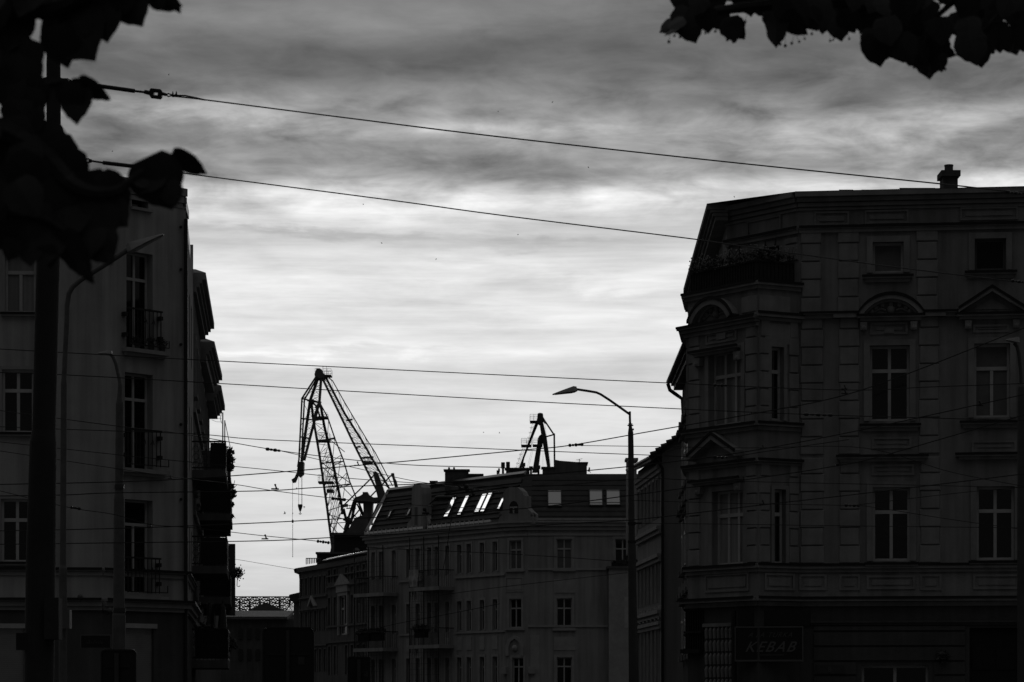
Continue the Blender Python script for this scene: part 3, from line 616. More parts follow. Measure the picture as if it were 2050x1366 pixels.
m = MB(); q = at(1264, 930, 112); hw = 11 * 112 / F; m.abox(q.x - hw * .9, q.x + hw * .9, 111.6, 112.4, 8, zat(924, 112)); m.abox(q.x - hw * 1.15, q.x + hw * 1.15, 111.5, 112.5, zat(924, 112), zat(919, 112))
ck = m.build('chimney', M['stuccoG'], r_)
# ------------------------------------------------------------------ left corner tenement
lb = thing('tenement_house', 'plain pale corner tenement on the left with barred French windows on its corner face', 'house', (-12, 74, 0))
lA, lB, lC = G(-330, 70.6), G(205, 71.0), G(372, 73.2)
PL_, PR_ = wallpl(lA, lB), wallpl(lB, lC)
far_dir = Vector((-.1005, 1, 0))
def st(Y): t = Y - 73.2; return (lC[0] + far_dir.x * t, Y)
PT = wallpl(lC, st(82.0)); PT.L = (Vector((*st(82.0), 0)) - Vector((*lC, 0))).length
zc = zat(352, 71.2); zplL = Z(PL_, 1215, 100)
lw = [((10, 505, 72, 627), 'tee', 'frame2', 'curtain'), ((4, 740, 68, 867), 'cross', 'frame', 'glass'), ((2, 999, 66, 1126), 'cross', 'frame', 'glass'),
      ((-190, 505, -125, 627), 'cross', 'frame', 'glass'), ((-192, 740, -128, 867), 'cross', 'frame', 'glass'), ((-194, 999, -130, 1126), 'cross', 'frame', 'glass')]
lw = [(PL_.rect(*a), b, c, d) for a, b, c, d in lw]
rw = [((253, 506, 306, 706), 'cross', 'frame', 'glass'), ((250, 748, 306, 944), 'cross', 'frame', 'glass'), ((250, 1001, 306, 1188), 'tee', 'frame', 'glass')]
rw = [(PR_.rect(*a), b, c, d) for a, b, c, d in rw]; attic = PR_.rect(264, 387, 297, 417); shutR = PR_.rect(250, 1258, 308, 1500); shutL = PL_.rect(-60, 1258, 47, 1500)
tw = [(u, u + 1.0, z, z + 1.9) for u in (1.2, 3.6, 6.0) for z in (5.0, 8.6, 12.0)]
m = MB()
wall_grid(m, PL_, 0, PL_.L, zplL, zc, [w[0] for w in lw], .2); wall_grid(m, PR_, 0, PR_.L, zplL, zc, [w[0] for w in rw] + [attic], .34)
zt0 = zat(432, 73.2); wall_grid(m, PT, 0, PT.L, zplL, zt0, tw, .2)
m.quad((lA[0], lA[1], zc), (*lB, zc), (*lC, zc), (lC[0] - 2.5, 82, zc), (lA[0], 82, zc)); m.quad((*lC, zt0), (*st(82), zt0), (lC[0] - 3.5, 82, zt0)); m.quad((*lC, zt0), (*lC, zc), (lC[0] - 2.5, 82, zc), (lC[0] - 2.5, 82, zt0)); m.quad((*st(82), 0), (lA[0], 82, 0), (lA[0], 82, zc), (*st(82), zc)); m.quad((lA[0], lA[1], 0), (lA[0], lA[1], zc), (lA[0], 82, zc), (lA[0], 82, 0))
m.build('wall', M['stuccoL'], lb)
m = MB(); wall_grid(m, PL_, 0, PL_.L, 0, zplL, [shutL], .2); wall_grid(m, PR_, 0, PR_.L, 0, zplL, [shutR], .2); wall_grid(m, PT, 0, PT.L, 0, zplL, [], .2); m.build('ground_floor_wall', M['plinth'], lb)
LWW = [window(PL_, lb, *w, .1) for w in lw]
for rc, kd, fr, gl in rw: window(PR_, lb, rc, kd, fr, gl, .26, .06, .74)
AW = window(PR_, lb, attic, 'one', 'framed', 'glass', .2)
for rc in tw: window(PT, lb, rc, 'cross', 'frame2')
for P, rc in ((PL_, shutL), (PR_, shutR)):
    s = MB().box(P, rc[0], rc[1], 0, rc[3], -.16, -.1).build('roller_shutter', M['shutter'], lb)
    MB().box(P, rc[0] - .05, rc[1] + .08, rc[3], rc[3] + .13, -.02, .06).build('shutter_box', M['frame2'], s)
for z, nm, prof in ((zc, 'cornice', [(-.55, -.42, .06), (-.40, -.22, .14), (-.20, .02, .26)]), (Z(PL_, 1142, 100), 'string_course', [(-.14, -.03, .05), (-.02, .06, .11)]), (Z(PL_, 1203, 100), 'string_course', [(-.26, -.16, .08), (-.15, -.02, .16), (-.01, .06, .24)])):
    m = MB()
    for P in (PL_, PR_, PT):
        if P is PT and z == zc: continue
        for k, (a, b, d) in enumerate(prof):
            if P is PR_ and z == zc: d = .02 + .03 * k
            m.box(P, -.001 * k, P.L + d * .5 * (P is PR_ and z != zc), z + a, z + b, -.02, d)
    m.build(nm, M['trimL'], lb)
    if nm == 'string_course':
        f = MB(); d = prof[-1][2]; zt_ = z + prof[-1][1]
        for P in (PL_, PR_, PT): f.box(P, 0, P.L + .12 * (P is PR_), zt_ - .05, zt_ + .02, d - .02, d + .03)
        f.build('flashing', M['flash'], lb)
for (rc, *_), W_ in zip(lw, LWW): m = MB(); m.box(PL_, rc[0] - .1, rc[1] + .1, rc[2] - .09, rc[2], -.05, .12); surround(m, PL_, rc, .09, .025); m.build('surround', M['trimL'], W_); MB().box(PL_, rc[0] - .12, rc[1] + .12, rc[2] - .05, rc[2] + .015, .1, .14).build('sill', M['flash'], W_)
MB().box(PR_, attic[0] - .05, attic[1] + .1, attic[2] - .08, attic[2], -.05, .1).build('sill', M['trimL'], AW)
# short roof overhang and gutter at the head of the street side, dark parapet above the wall
m = MB(); o0, o1 = at(371, 392, 73.1), at(378.5, 427, 76.5); i0, i1 = Vector((lC[0] - .3, 73.1, 0)), Vector((*st(76.5), 0))
m.hexa([(i0.x, 73.1, o0.z - .3), (o0.x, 73.1, o0.z - .3), (o1.x, 76.5, o1.z - .18), (i1.x - .3, 76.5, o1.z - .18)], [(i0.x, 73.1, o0.z + .05), (o0.x, 73.1, o0.z + .05), (o1.x, 76.5, o1.z + .05), (i1.x - .3, 76.5, o1.z + .05)])
o2 = at(374.5, 436, 74); o3 = at(386, 536, 82); 
m.hexa([(o2.x - .6, 74, o2.z - .4), (o2.x, 74, o2.z - .4), (o3.x, 82, o3.z - .4), (o3.x - .6, 82, o3.z - .4)], [(o2.x - .6, 74, o2.z), (o2.x, 74, o2.z), (o3.x, 82, o3.z), (o3.x - .6, 82, o3.z)])
m.build('roof', M['tile'], lb)
MB().tube([PR_.pt(PR_.L - .06, .3, .08), PR_.pt(PR_.L - .06, zat(440, 73.2), .08)], .055, 8).build('drainpipe', M['iron'], lb)
for yy in (455, 540, 690, 850, 1000): MB().ball(PR_.pt(PR_.L - .22, Z(PR_, yy, 360), .05), .045, 6, 5).build('wall_bracket', M['iron'], lb)
# French window railings
def juliet(P, x0, x1, y0, y1, slab):
    u0, u1, v0, v1 = P.rect(x0, y0, x1, y1); m = MB(); d = .16
    m.beam(P.pt(u0 - .08, v1, d), P.pt(u1 + .05, v1, d), .05); m.beam(P.pt(u0 - .02, v0 + .06, d), P.pt(u1 + .3, v0 + .06, d), .025)
    m.beam(P.pt(u1 + .3, v0 + .06, d), P.pt(u1 + .3, v0 + .26, d), .025)
    for i in range(9):
        u = u0 + (u1 - u0) * i / 8; m.beam(P.pt(u, v0 + .03, d), P.pt(u, v1, d), .03 if i in (0, 8) else .022)
        if i % 2 == 0 and i not in (0, 8): m.tube([P.pt(u - .06, v1 - .38, d), P.pt(u - .02, v1 - .3, d + .02), P.pt(u, v1 - .22, d), P.pt(u + .02, v1 - .3, d + .02), P.pt(u + .06, v1 - .38, d)], .012, 5)
    for u in (u0 - .12, u1 + .02):
        for v in (v1 - .18, v0 + .3): m.box(P, u - .05, u + .06, v - .05, v + .06, 0, d)
    b = MB().box(P, u0 - .16, u1 + .28, v0 - .17, v0 - .06, -.02, .24); b.box(P, u0 - .1, u1 + .2, v0 - .26, v0 - .171, -.02, .12)
    s = b.build('balcony', M['trimL'], lb); m.build('railing', M['iron'], s); return u0, u1, v0, d
pots = []
for k, a in enumerate([(253, 315, 622, 697, 0), (249, 314, 863, 936, 0), (249, 312, 1118, 1190, 0)]):
    u0, u1, v0, d = juliet(PR_, *a)
    if k == 0: pots = [(u0 + .35, v0), (u0 + .85, v0), (u0 + 1.25, v0)]
for k, (u, v) in enumerate(pots):
    t = thing('flower_pot', ['dark pot plant at the inner end of the uppermost French window railing', 'dark pot plant in the middle of the uppermost French window railing', 'dark pot plant at the street end of the uppermost French window railing'][k], 'plant', tuple(PR_.pt(u, v - .05, .05)), 'pot plants behind the top French railing')
    p = PR_.pt(u, v - .05, .05); MB().tube([p, p + Vector((0, 0, .16))], [.07, .1], 10).build('pot', M['brick'], t); m = MB(); leafball(m, p + Vector((0, 0, .26)), .16, 90, .04, rnd); m.build('foliage', M['leaf'], t)
# small round lamps on the plinth cornice
for k, (x, y, dsc) in enumerate(((163, 1196, 'small pale globe lamp on the cornice above the shop of the left house'), (206, 1223, 'small pale globe lamp under the cornice right of the first post'))):
    P = PL_ if x < 200 else PR_; u, v = P.uv(x, y); t = thing('wall_lamp', dsc, 'lamp', tuple(P.pt(u, v, 0)), 'globe lamps on the left house')
    MB().ball(P.pt(u, v, .32), .075, 10, 8).build('globe', M['lampgrey'], t, True); MB().tube([P.pt(u, v - .02, 0), P.pt(u, v - .1, .2), P.pt(u, v - .05, .3)], .02, 6).build('bracket', M['iron'], t)
# ------------------------------------------------------------------ the terrace behind it along the left side of the street
def terrace(label, Y0, Y1, ztop_, mt, eav=None, nwin=3, rows=(5.0, 8.4, 11.6), gtop=None):
    t = thing('terraced_house', label, 'house', (*st(Y0), 0), 'terraced houses on the left side of the street')
    a, b = st(Y0 + .02), st(Y1); P = wallpl(a, b); P.L = (Vector((*b, 0)) - Vector((*a, 0))).length
    ws = [(P.L * (i + .28) / nwin, P.L * (i + .28) / nwin + 1.0, z, z + 1.85) for i in range(nwin) for z in rows if z + 2 < ztop_]
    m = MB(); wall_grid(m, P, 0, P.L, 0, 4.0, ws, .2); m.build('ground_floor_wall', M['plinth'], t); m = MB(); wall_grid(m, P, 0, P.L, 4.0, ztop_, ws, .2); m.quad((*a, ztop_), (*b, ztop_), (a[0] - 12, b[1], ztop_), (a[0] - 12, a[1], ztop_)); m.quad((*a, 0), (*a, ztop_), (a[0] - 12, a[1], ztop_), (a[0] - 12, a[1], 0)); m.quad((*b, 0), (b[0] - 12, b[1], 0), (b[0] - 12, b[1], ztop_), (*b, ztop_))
    m.build('wall', mt, t)
    for w_ in ws: W_ = window(P, t, w_, 'cross', 'frame2'); m = MB(); surround(m, P, w_, .1, .06); m.box(P, w_[0] - .15, w_[1] + .15, w_[2] - .1, w_[2], 0, .12); m.build('surround', M['trimL'], W_)
    for z in (4.1, 7.6, 10.9):
        if z < ztop_ - .5: MB().box(P, 0, P.L, z, z + .14, 0, .09).build('string_course', M['trimL'], t)
    if eav:
        (x0, y0, Ya), (x1, y1, Yb), dp, inw = eav; p, q = at(x0, y0, Ya), at(x1, y1, Yb); m = MB()
        for k, (off, za, zb_) in enumerate([(0, 0, -.22), (.12, -.22, -.34), (.2, -.34, -.46), (.3, -.46, -dp)]):
            wa, wb_ = st(Ya)[0] - inw, st(Yb)[0] - inw
            m.hexa([(wa, Ya, p.z + zb_), (p.x - off, Ya, p.z + zb_), (q.x - off, Yb - .05 * k, q.z + zb_), (wb_, Yb - .05 * k, q.z + zb_)], [(wa, Ya, p.z + za - .001), (p.x - off, Ya, p.z + za - .001), (q.x - off, Yb - .05 * k, q.z + za - .001), (wb_, Yb - .05 * k, q.z + za - .001)])
        rfm = MB(); rfm.hexa([(p.x, Ya, p.z), (q.x, Yb, q.z), (wb_ - 4, Yb, q.z), (wa - 4, Ya, p.z)], [(p.x - .35, Ya + .2, p.z + .14), (q.x - .35, Yb - .2, q.z + .14), (wb_ - 4, Yb - .2, q.z + .5), (wa - 4, Ya + .2, p.z + .5)])
        r_ = rfm.build('roof', M['tin'], t); m.build('eave', M['trimL'], r_)
    return t
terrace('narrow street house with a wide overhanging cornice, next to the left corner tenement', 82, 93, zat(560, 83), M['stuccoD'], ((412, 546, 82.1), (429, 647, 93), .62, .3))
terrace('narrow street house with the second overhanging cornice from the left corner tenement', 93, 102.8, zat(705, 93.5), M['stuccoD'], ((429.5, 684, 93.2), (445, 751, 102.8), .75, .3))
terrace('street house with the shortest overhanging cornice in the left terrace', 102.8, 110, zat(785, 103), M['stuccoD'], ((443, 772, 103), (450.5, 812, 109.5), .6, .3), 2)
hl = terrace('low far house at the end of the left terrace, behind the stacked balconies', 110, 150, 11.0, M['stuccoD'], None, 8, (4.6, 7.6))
# balconies stacked along that terrace
def street_balcony(Y, xo, yslab, w, hr, solid, lab, pat=True):
    zf = zat(yslab, Y); xw = st(Y)[0] - .02; xo_ = at(xo, yslab, Y).x
    t = thing('balcony', lab, 'balcony', (xw, Y, zf), 'balconies stacked along the left terrace'); m = MB()
    x2 = st(Y + w)[0]; x3 = x2 + (xo_ - xw)
    A = Vector((xw, Y, 0)); B = Vector((xo_, Y, 0)); C = Vector((x3, Y + w, 0)); D = Vector((x2, Y + w, 0))
    m.hexa([(A.x, A.y, zf - .24), (B.x, B.y, zf - .24), (C.x, C.y, zf - .24), (D.x, D.y, zf - .24)], [(A.x, A.y, zf), (B.x, B.y, zf), (C.x, C.y, zf), (D.x, D.y, zf)]); m.build('slab', M['stuccoD'], t)
    m = MB()
    for a, b in ((A, B), (B, C)):
        P = wallpl(xy(a), xy(b)); L_ = (b - a).length; m.box(P, 0, L_, zf + hr - .05, zf + hr, -.05, 0); m.box(P, 0, L_, zf + .05, zf + .09, -.04, -.01)
        n = max(3, int(L_ / .12))
        for i in range(n + 1): m.beam(P.pt(L_ * i / n, zf, -.025), P.pt(L_ * i / n, zf + hr - .03, -.025), .018)
        if pat:
            k = int(L_ / .24)
            for i in range(k):
                for j in range(int(hr / .24)):
                    c_ = P.pt(L_ * (i + .5) / k, zf + .18 + j * .24, -.02); m.tube([c_ + P.u * (.1 * math.cos(q * math.pi / 4)) + ZUP * (.1 * math.sin(q * math.pi / 4)) for q in range(9)], .012, 4, False)
        if solid: m.box(P, L_ * solid, L_ - .002, zf + .08, zf + hr - .06, -.034, -.02)
    m.build('railing', M['iron'], t); return t, A, B, C, zf
bl = []
bl.append(street_balcony(80.5, 452, 941, 5, .92, .55, 'topmost balcony of the left terrace, with ring patterned railing and washing poles'))
bl.append(street_balcony(88.0, 462, 1028, 5, 1.25, .1, 'second balcony from the top, dark and overgrown, in the left terrace'))
bl.append(street_balcony(80.5, 454, 1133, 5, .95, .25, 'third balcony from the top of the left terrace, ring patterned railing'))
bl.append(street_balcony(88.0, 461, 1195, 5, .75, .1, 'fourth balcony from the top of the left terrace, plain dark front'))
bl.append(street_balcony(80.5, 456, 1322, 5, 1.0, .1, 'lowest balcony of the left terrace, level with the street signs'))
# partition walls that close the balconies towards the sky
for (t, A, B, C, zf), hh, xx in ((bl[1], 3.6, 461), (bl[3], 2.9, 470)):
    p = at(xx, 1100, B.y + 4.4).x; MB().abox(A.x - .3, p, B.y + 4.4, B.y + 4.6, zf - .5, zf + hh * .72).build('partition', M['stuccoD'], t)
# washing poles with a net on the top balcony
t, A, B, C, zf = bl[0]
m = MB()
p0, p1, p2 = at(446, 826, 83), at(450, 842, 84.5), at(463, 905, 86)
m.tube([p0, (p0.x, 83, zf)], .022, 6); m.tube([p1, (p1.x, 84.5, zf)], .02, 6); m.tube([p1, p2], .012, 5)
for a, b in (((423, 826), (445, 828)), ((423, 834), (444, 838)), ((424, 841), (444, 845))):
    q0, q1 = at(*a, 83), at(*b, 83); m.tube([q0, (q0 + q1) / 2 - Vector((0, 0, .03)), q1], .007, 4)
m.tube([at(443, 830, 83), at(441, 838, 83), at(444, 848, 83)], .012, 4)
tag(m.build('washing_line', M['iron']), 'thin poles and sagging washing lines on the topmost balcony of the left terrace', 'washing line')
m = MB(); leafball(m, at(453, 905, 84), .26, 260, .06, rnd); leafball(m, at(457, 920, 84.5), .22, 200, .06, rnd); leafball(m, at(460, 936, 84.5), .16, 120, .06, rnd)
tag(m.build('climbing_plant', M['leaf']), 'dark creeper spilling over the topmost balcony of the left terrace', 'plant', 'plants on the left terrace')
m = MB()
for x, y, r in ((464, 973, .10), (468, 985, .10), (465, 992, .14), (462, 1010, .12), (463, 1034, .09)): leafball(m, at(x, y, 89), r, 120, .05, rnd)
for a, b in (((462, 985), (474, 971)), ((464, 990), (470, 962)), ((466, 1030), (471, 1038))): m.tube([at(*a, 89), at(*b, 89)], .012, 4)
tag(m.build('climbing_plant', M['leaf']), 'straggling twiggy plant hanging outside the second balcony from the top', 'plant', 'plants on the left terrace')
t = thing('hanging_plant', 'round hanging basket plant silhouetted against the sky at the end of the left terrace', 'plant', tuple(at(474, 1170, 92)))
m = MB(); c_ = at(474, 1147, 92)
leafball(m, c_, .26, 420, .04, rnd)
for _ in range(26): v = Vector((rnd.gauss(0, 1), rnd.gauss(0, .6), rnd.gauss(0, 1))).normalized() * rnd.uniform(.24, .32); m.ball(c_ + v, .022, 5, 4)
m.build('foliage', M['leaf'], t); MB().tube([at(475, 1160, 92), at(474.5, 1174, 92), at(478, 1174.5, 92), at(481, 1173, 92)], .014, 5).build('hook', M['iron'], t)
MB().tube([at(475, 1152, 92), at(468, 1158, 92), at(458, 1160, 92)], .02, 5).build('bracket', M['iron'], t)
# washing and a folded parasol under the balconies
m = MB(); P = wallpl((-11.3, 86), (-10.7, 86.0)); 
u = 0
pts_ = []
cl = MB()
for i in range(6):
    for j in range(8):
        def cp_(i, j): q = at(413 + i * 3, 1208 + j * 6, 86); return Vector((q.x, 86 + .08 * math.sin(i * 1.7 + j * .5) + .03 * j, q.z))
        cl.quad(cp_(i, j), cp_(i + 1, j), cp_(i + 1, j + 1), cp_(i, j + 1))
tag(cl.build('bath_towel', M['curtain']), 'pale towel hung to dry below the fourth balcony of the left terrace', 'towel')
t = thing('folded_parasol', 'folded dark parasol leaning under the lowest balconies of the left terrace', 'parasol', tuple(at(446, 1300, 88)))
MB().tube([at(446, 1208, 88), at(446, 1215, 88), at(445, 1260, 88), at(445, 1275, 88)], [.02, .1, .17, .1], 8).build('canopy', M['signback'], t); MB().tube([at(446, 1203, 88), at(445, 1320, 88)], .02, 6).build('pole', M['iron'], t)
m = MB()
for x, y, r in ((410, 1262, .35), (425, 1270, .4), (442, 1280, .35), (458, 1290, .3)): leafball(m, at(x, y, 86), r, 200, .07, rnd)
tag(m.build('balcony_shrub', M['leaf']), 'dark bushy plants crowding the lowest balcony of the left terrace', 'plant', 'plants on the left terrace')
# ------------------------------------------------------------------ middle tenement with mansard roof
cb = thing('mansard_house', 'mansard roofed tenement in the middle with roof windows, curved gables and stacked balconies', 'house', (0, 155, 0))
E0, E1, E2, E3 = G(735, 163.0, 1080), G(1012, 150.4, 1045), G(1057, 149.7, 1045), G(1330, 149.7, 1045)
zE = zat(1047, 149.7); zT = zat(949, 151.3)
P1, P2, P3 = wallpl(E0, E1), wallpl(E1, E2), wallpl(E2, E3)
rows = [(zat(1145, 152), zat(1086, 152)), (zat(1262, 152), zat(1201, 152)), (zat(1377, 152), zat(1315, 152))]
cols1 = [(744, 751.5), (759, 766.5), (785, 793), (814, 821.5), (833, 841), (856, 864), (870.5, 879), (892, 900), (915.5, 924.5), (934.7, 943.5), (961, 970), (986.5, 996)]
w1 = [(U(P1, a, 1120), U(P1, b, 1120), z0 + (-.0), z1) for a, b in cols1 for z0, z1 in rows]
w2 = [P2.rect(1020, 1082, 1044, 1140), P2.rect(1020, 1199, 1044, 1257), P2.rect(1026, 1317, 1048, 1372)]
w3 = [P3.rect(a, y0, b, y1) for a, b in ((1114, 1145), (1231, 1262)) for y0, y1 in ((1079, 1139), (1198, 1258), (1316, 1372))]
m = MB()
wall_grid(m, P1, 0, P1.L, 0, zE, w1, .22); wall_grid(m, P2, 0, P2.L, 0, zE, w2, .15); wall_grid(m, P3, 0, P3.L, 0, zE, w3, .15)
m.quad((*E0, 0), (*E0, zE), (E0[0] + 9, E0[1] + 9, zE), (E0[0] + 9, E0[1] + 9, 0)); m.quad((*E3, 0), (E3[0], 172, 0), (E3[0], 172, zE), (*E3, zE)); m.quad((E3[0], 172, 0), (E0[0] + 9, 172, 0), (E0[0] + 9, 172, zE), (E3[0], 172, zE))
m.build('wall', M['stuccoC'], cb)
for r_ in w1: W_ = window(P1, cb, r_, 'cross', 'frame2', 'glass', .16, .06); m = MB(); surround(m, P1, r_, .13, .035); m.build('surround', M['trimC'], W_)
for k, r_ in enumerate(w2 + w3):
    P = P2 if k < 3 else P3; W_ = window(P, cb, r_, 'cross', 'frame', 'curtain2' if k in (0, 3) else 'glass', .1, .06); m = MB(); surround(m, P, r_, .14, .04); m.build('surround', M['trimC'], W_)
    MB().box(P, r_[0] - .22, r_[1] + .22, r_[2] - .14, r_[2] - .002, -.01, .12).build('sill', M['trimC'], W_)
m = MB()
for P in (P1, P2, P3):
    for k, (a, b, d) in enumerate(((-.75, -.62, .06), (-.42, -.22, .12), (-.2, .0, .24), (.0, .1, .34))): m.box(P, -.1 * k, P.L, zE + a, zE + b, -.02, d + .002 * k)
m.build('cornice', M['trimC'], cb)
def part(nm, P, *a): return MB().box(P, *a).build(nm, M['trimC'], cb)
for z, d in ((zat(1149, 151), .09), (zat(1263, 152), .07)):
    part('string_course', P1, U(P1, 912, 1150), P1.L, z - .12, z, -.01, d); part('string_course', P1, U(P1, 800, 1150), U(P1, 846, 1150), z - .12, z, -.01, d); part('string_course', P3, 0, U(P3, 1217, 1150), z + .15, z + .27, -.01, d)
m = MB(); panel(P2, 1012, 1156, 1048, 1185, .05, .03); m.build('panel', M['trimC'], cb)
for q, d in (((1109, 1275, 1152, 1302), .03), ((1109, 1160, 1152, 1187), .025)): part('panel', P3, *P3.rect(*q), -.01, d)
for a, b in cols1: u = (U(P1, a, 1120), U(P1, b, 1120)); part('panel', P1, u[0] - .02, u[1] + .02, rows[1][0] - 1.15, rows[1][0] - .35, -.01, .03)
arcp = [(1013, 1313), (1013, 1294), (1018, 1280), (1031, 1272), (1044, 1280), (1049, 1294), (1049, 1313)]; inn = [(1019, 1313), (1019, 1296), (1023, 1285), (1031, 1279), (1039, 1285), (1043, 1296), (1043, 1313)]
m = MB(); m.band(P2, [P2.uv(*q) for q in arcp], [P2.uv(*q) for q in inn], -.01, .09); m.ball(P2.pt(*P2.uv(1031, 1298), 0), .2, 8, 6); m.build('arched_niche', M['trimC'], cb)
for x, P in ((1010, P2), (1064, P3)): part('bracket', P, U(P, x, 1340) - .2, U(P, x, 1340) + .2, Z(P2, 1349, 1030), Z(P2, 1335, 1030), -.01, .25)
part('pilaster', P3, U(P3, 1062, 1300), U(P3, 1080, 1300), 0, Z(P3, 1272, 1070), -.01, .04)
# shallow bay with flower box at the right
bm_ = MB(); u0, u1, _, zb_ = P3.rect(1218, 1140, 1300, 1366); bm_.box(P3, u0, u1, 0, zb_, .05, .75); by = bm_.build('bay', M['trimC'], cb); MB().box(P3, u0 - .12, u1 + .1, zb_, zb_ + .14, .0, .88).build('ledge', M['stuccoD'], by)
wbq = P3.rect(1249, 1196, 1262, 1258); MB().box(P3, wbq[0], wbq[1], wbq[2], wbq[3], .74, .77).build('window', M['frame2'], by)
t = thing('flower_box', 'dark flower box with straggling plants on the bay ledge beside the middle lamp post', 'plant', tuple(P3.pt(u0 + .8, zb_ + .14, .5))); m = MB(); f = MB()
for i in range(6): p = P3.pt(u0 + .3 + i * .25, zb_ + .35, .6); leafball(m, p, .2, 60, .07, rnd)
m.build('foliage', M['leaf'], t); MB().box(P3, u0 + .15, u0 + 1.7, zb_ + .145, zb_ + .33, .5, .75).build('planter', M['wood'], t)
# roof
T0 = at(785, 979, 164.0); T1 = at(1045, 951, 151.3); T2 = at(1062, 949, 151.3); T3 = at(1336, 949, 151.3)
Ev = [Vector((*e, zE + .1)) for e in (E0, E1, E2, E3)]; Tv = [Vector((T0.x, T0.y, zT)), Vector((T1.x, T1.y, zT)), Vector((T2.x, T2.y, zT)), Vector((T3.x, T3.y, zT))]
inw = Vector((P1.n.x, P1.n.y, 0)) * -1; s_0, s_1 = (Tv[0] - Ev[0]).dot(inw), (Tv[1] - Ev[1]).dot(inw); s_m = (s_0 + s_1) / 2
Tv[0] = Tv[0] + inw * (s_m - s_0); Tv[1] = Tv[1] + inw * (s_m - s_1)
back = [Vector((E3[0], 172, zE + .1)), Vector((E0[0] + 9, 172, zE + .1))]; bt = [Vector((T3.x, 171, zT)), Vector((T0.x + 8, 171, zT))]
m = MB(); ringE, ringT = Ev + back, Tv + bt; m.hexa(ringE, ringT); rfo = m.build('roof', M['tile'], cb)
R1 = Pl(Ev[0], Ev[1] - Ev[0], (Tv[0] + Tv[1]) / 2 - (Ev[0] + Ev[1]) / 2)
v_ = (Tv[0] + Tv[1]) / 2 - (Ev[0] + Ev[1]) / 2; v_ = v_ - R1.u * v_.dot(R1.u); R1 = Pl(Ev[0] + R1.u.cross(v_.normalized()) * .02, R1.u, v_)
R3 = Pl(Ev[2], Ev[3] - Ev[2], (Tv[2] - Ev[2]) - Vector((Tv[2].x - Ev[2].x, 0, 0)))
# tile courses as shallow raised strips on the long slope
m = MB(); Ls = (Tv[0] - Ev[0]).length; VL = v_.length
uL = lambda v: R1.O.dot(R1.u) * 0 + (Tv[0] - Ev[0]).dot(R1.u) * v / VL + .15
uR = lambda v: (Ev[1] - Ev[0]).length + ((Tv[1] - Ev[1]).dot(R1.u)) * v / VL - .1
for i in range(1, 9):
    v = VL * i / 9.2
    m.box(R1, uL(v), uR(v), v - .03, v + .03, -.04, .055)
    m.box(R3, .25, (Ev[3] - Ev[2]).length, v - .02, v + .02, -.04, .03)
m.build('tile_courses', M['tile'], rfo)
# metal edges that catch the light: hip, ridge strips, gutter
m = MB(); m.beam(Ev[0] + Vector((-.04, -.08, .35)), Tv[0] + Vector((-.04, -.08, .02)), .16); m.beam((E0[0] - .05, E0[1] - .2, zE - .1), (E0[0] - .05, E0[1] - .2, zE + .5), .13); m.build('hip_flashing', M['zinc'], rfo)
m = MB(); nrm = R1.n
m.hexa([Tv[0] + nrm * .0 - R1.v * .05, Tv[1] - R1.v * .05, Tv[1] + R1.v * .2, Tv[0] + R1.v * .2], [Tv[0] + nrm * .18 - R1.v * .05, Tv[1] + nrm * .18 - R1.v * .05, Tv[1] + nrm * .06 + R1.v * .2, Tv[0] + nrm * .06 + R1.v * .2])
m.build('ridge_flashing', M['zinc'], rfo)
m = MB(); m.hexa([Tv[0] + nrm * .04 - R1.v * .55, Tv[1] + nrm * .04 - R1.v * .6, Tv[1] + nrm * .04 - R1.v * .35, Tv[0] + nrm * .04 - R1.v * .35], [Tv[0] + nrm * .07 - R1.v * .55, Tv[1] + nrm * .07 - R1.v * .6, Tv[1] + nrm * .15 - R1.v * .35, Tv[0] + nrm * .15 - R1.v * .35]); m.build('ridge_strip', M['tin'], rfo)
m = MB()
for a, b in ((.3, U(P1, 862, 1065) - .3), (U(P1, 866, 1065), U(P1, 992, 1050))):
    m.beam(P1.pt(a, zE + .22, .3), P1.pt(b, zE + .22, .3), .13)
    for i in range(int((b - a) / .5)): m.box(P1, a + i * .5, a + i * .5 + .05, zE + .1, zE + .36, .26, .38)
m.beam(P3.pt(U(P3, 1072, 1045), zE + .2, .3), P3.pt(P3.L, zE + .2, .3), .1); m.build('gutter', M['zinc'], rfo)
# roof windows
def sky(P, quad, glass, lab=None):
    q = [P.uv(*c) for c in quad]; u0 = (q[0][0] + q[3][0]) / 2; u1 = (q[1][0] + q[2][0]) / 2; v0 = (q[0][1] + q[1][1]) / 2; v1 = (q[2][1] + q[3][1]) / 2
    m = MB(); w = .05
    for a in ((u0 - w, u0, v0 - w, v1 + w), (u1, u1 + w, v0 - w, v1 + w), (u0, u1, v0 - w, v0), (u0, u1, v1, v1 + w)): m.box(P, *a, -.02, .11)
    m.box(P, u0, u1, v0 + (v1 - v0) * .12, v0 + (v1 - v0) * .12 + .04, -.02, .085); m.box(P, u0, u1, v1 - (v1 - v0) * .1, v1 - (v1 - v0) * .1 + .04, -.02, .085)
    f = m.build('roof_window', M['steel'], rfo); g = MB().box(P, u0, u1, v0, v1, -.02, .075).build('pane', M[glass], f); return f
def z4(*pts): return [(700 + x / 2.9317, 900 + y / 2.9317) for x, y in pts]
sky(R1, z4((222, 405), (234, 405), (256, 362), (245, 362)), 'skyglass'); sky(R1, z4((336, 390), (347, 390), (366, 350), (355, 350)), 'skyglass')
sky(R1, z4((556, 398), (578, 398), (634, 285), (604, 285)), 'mirror'); sky(R1, z4((632, 387), (656, 387), (709, 274), (687, 274)), 'mirror')
sky(R1, z4((730, 375), (757, 375), (815, 262), (786, 262)), 'mirror'); sky(R1, z4((766, 371), (791, 371), (846, 257), (820, 257)), 'mirror')
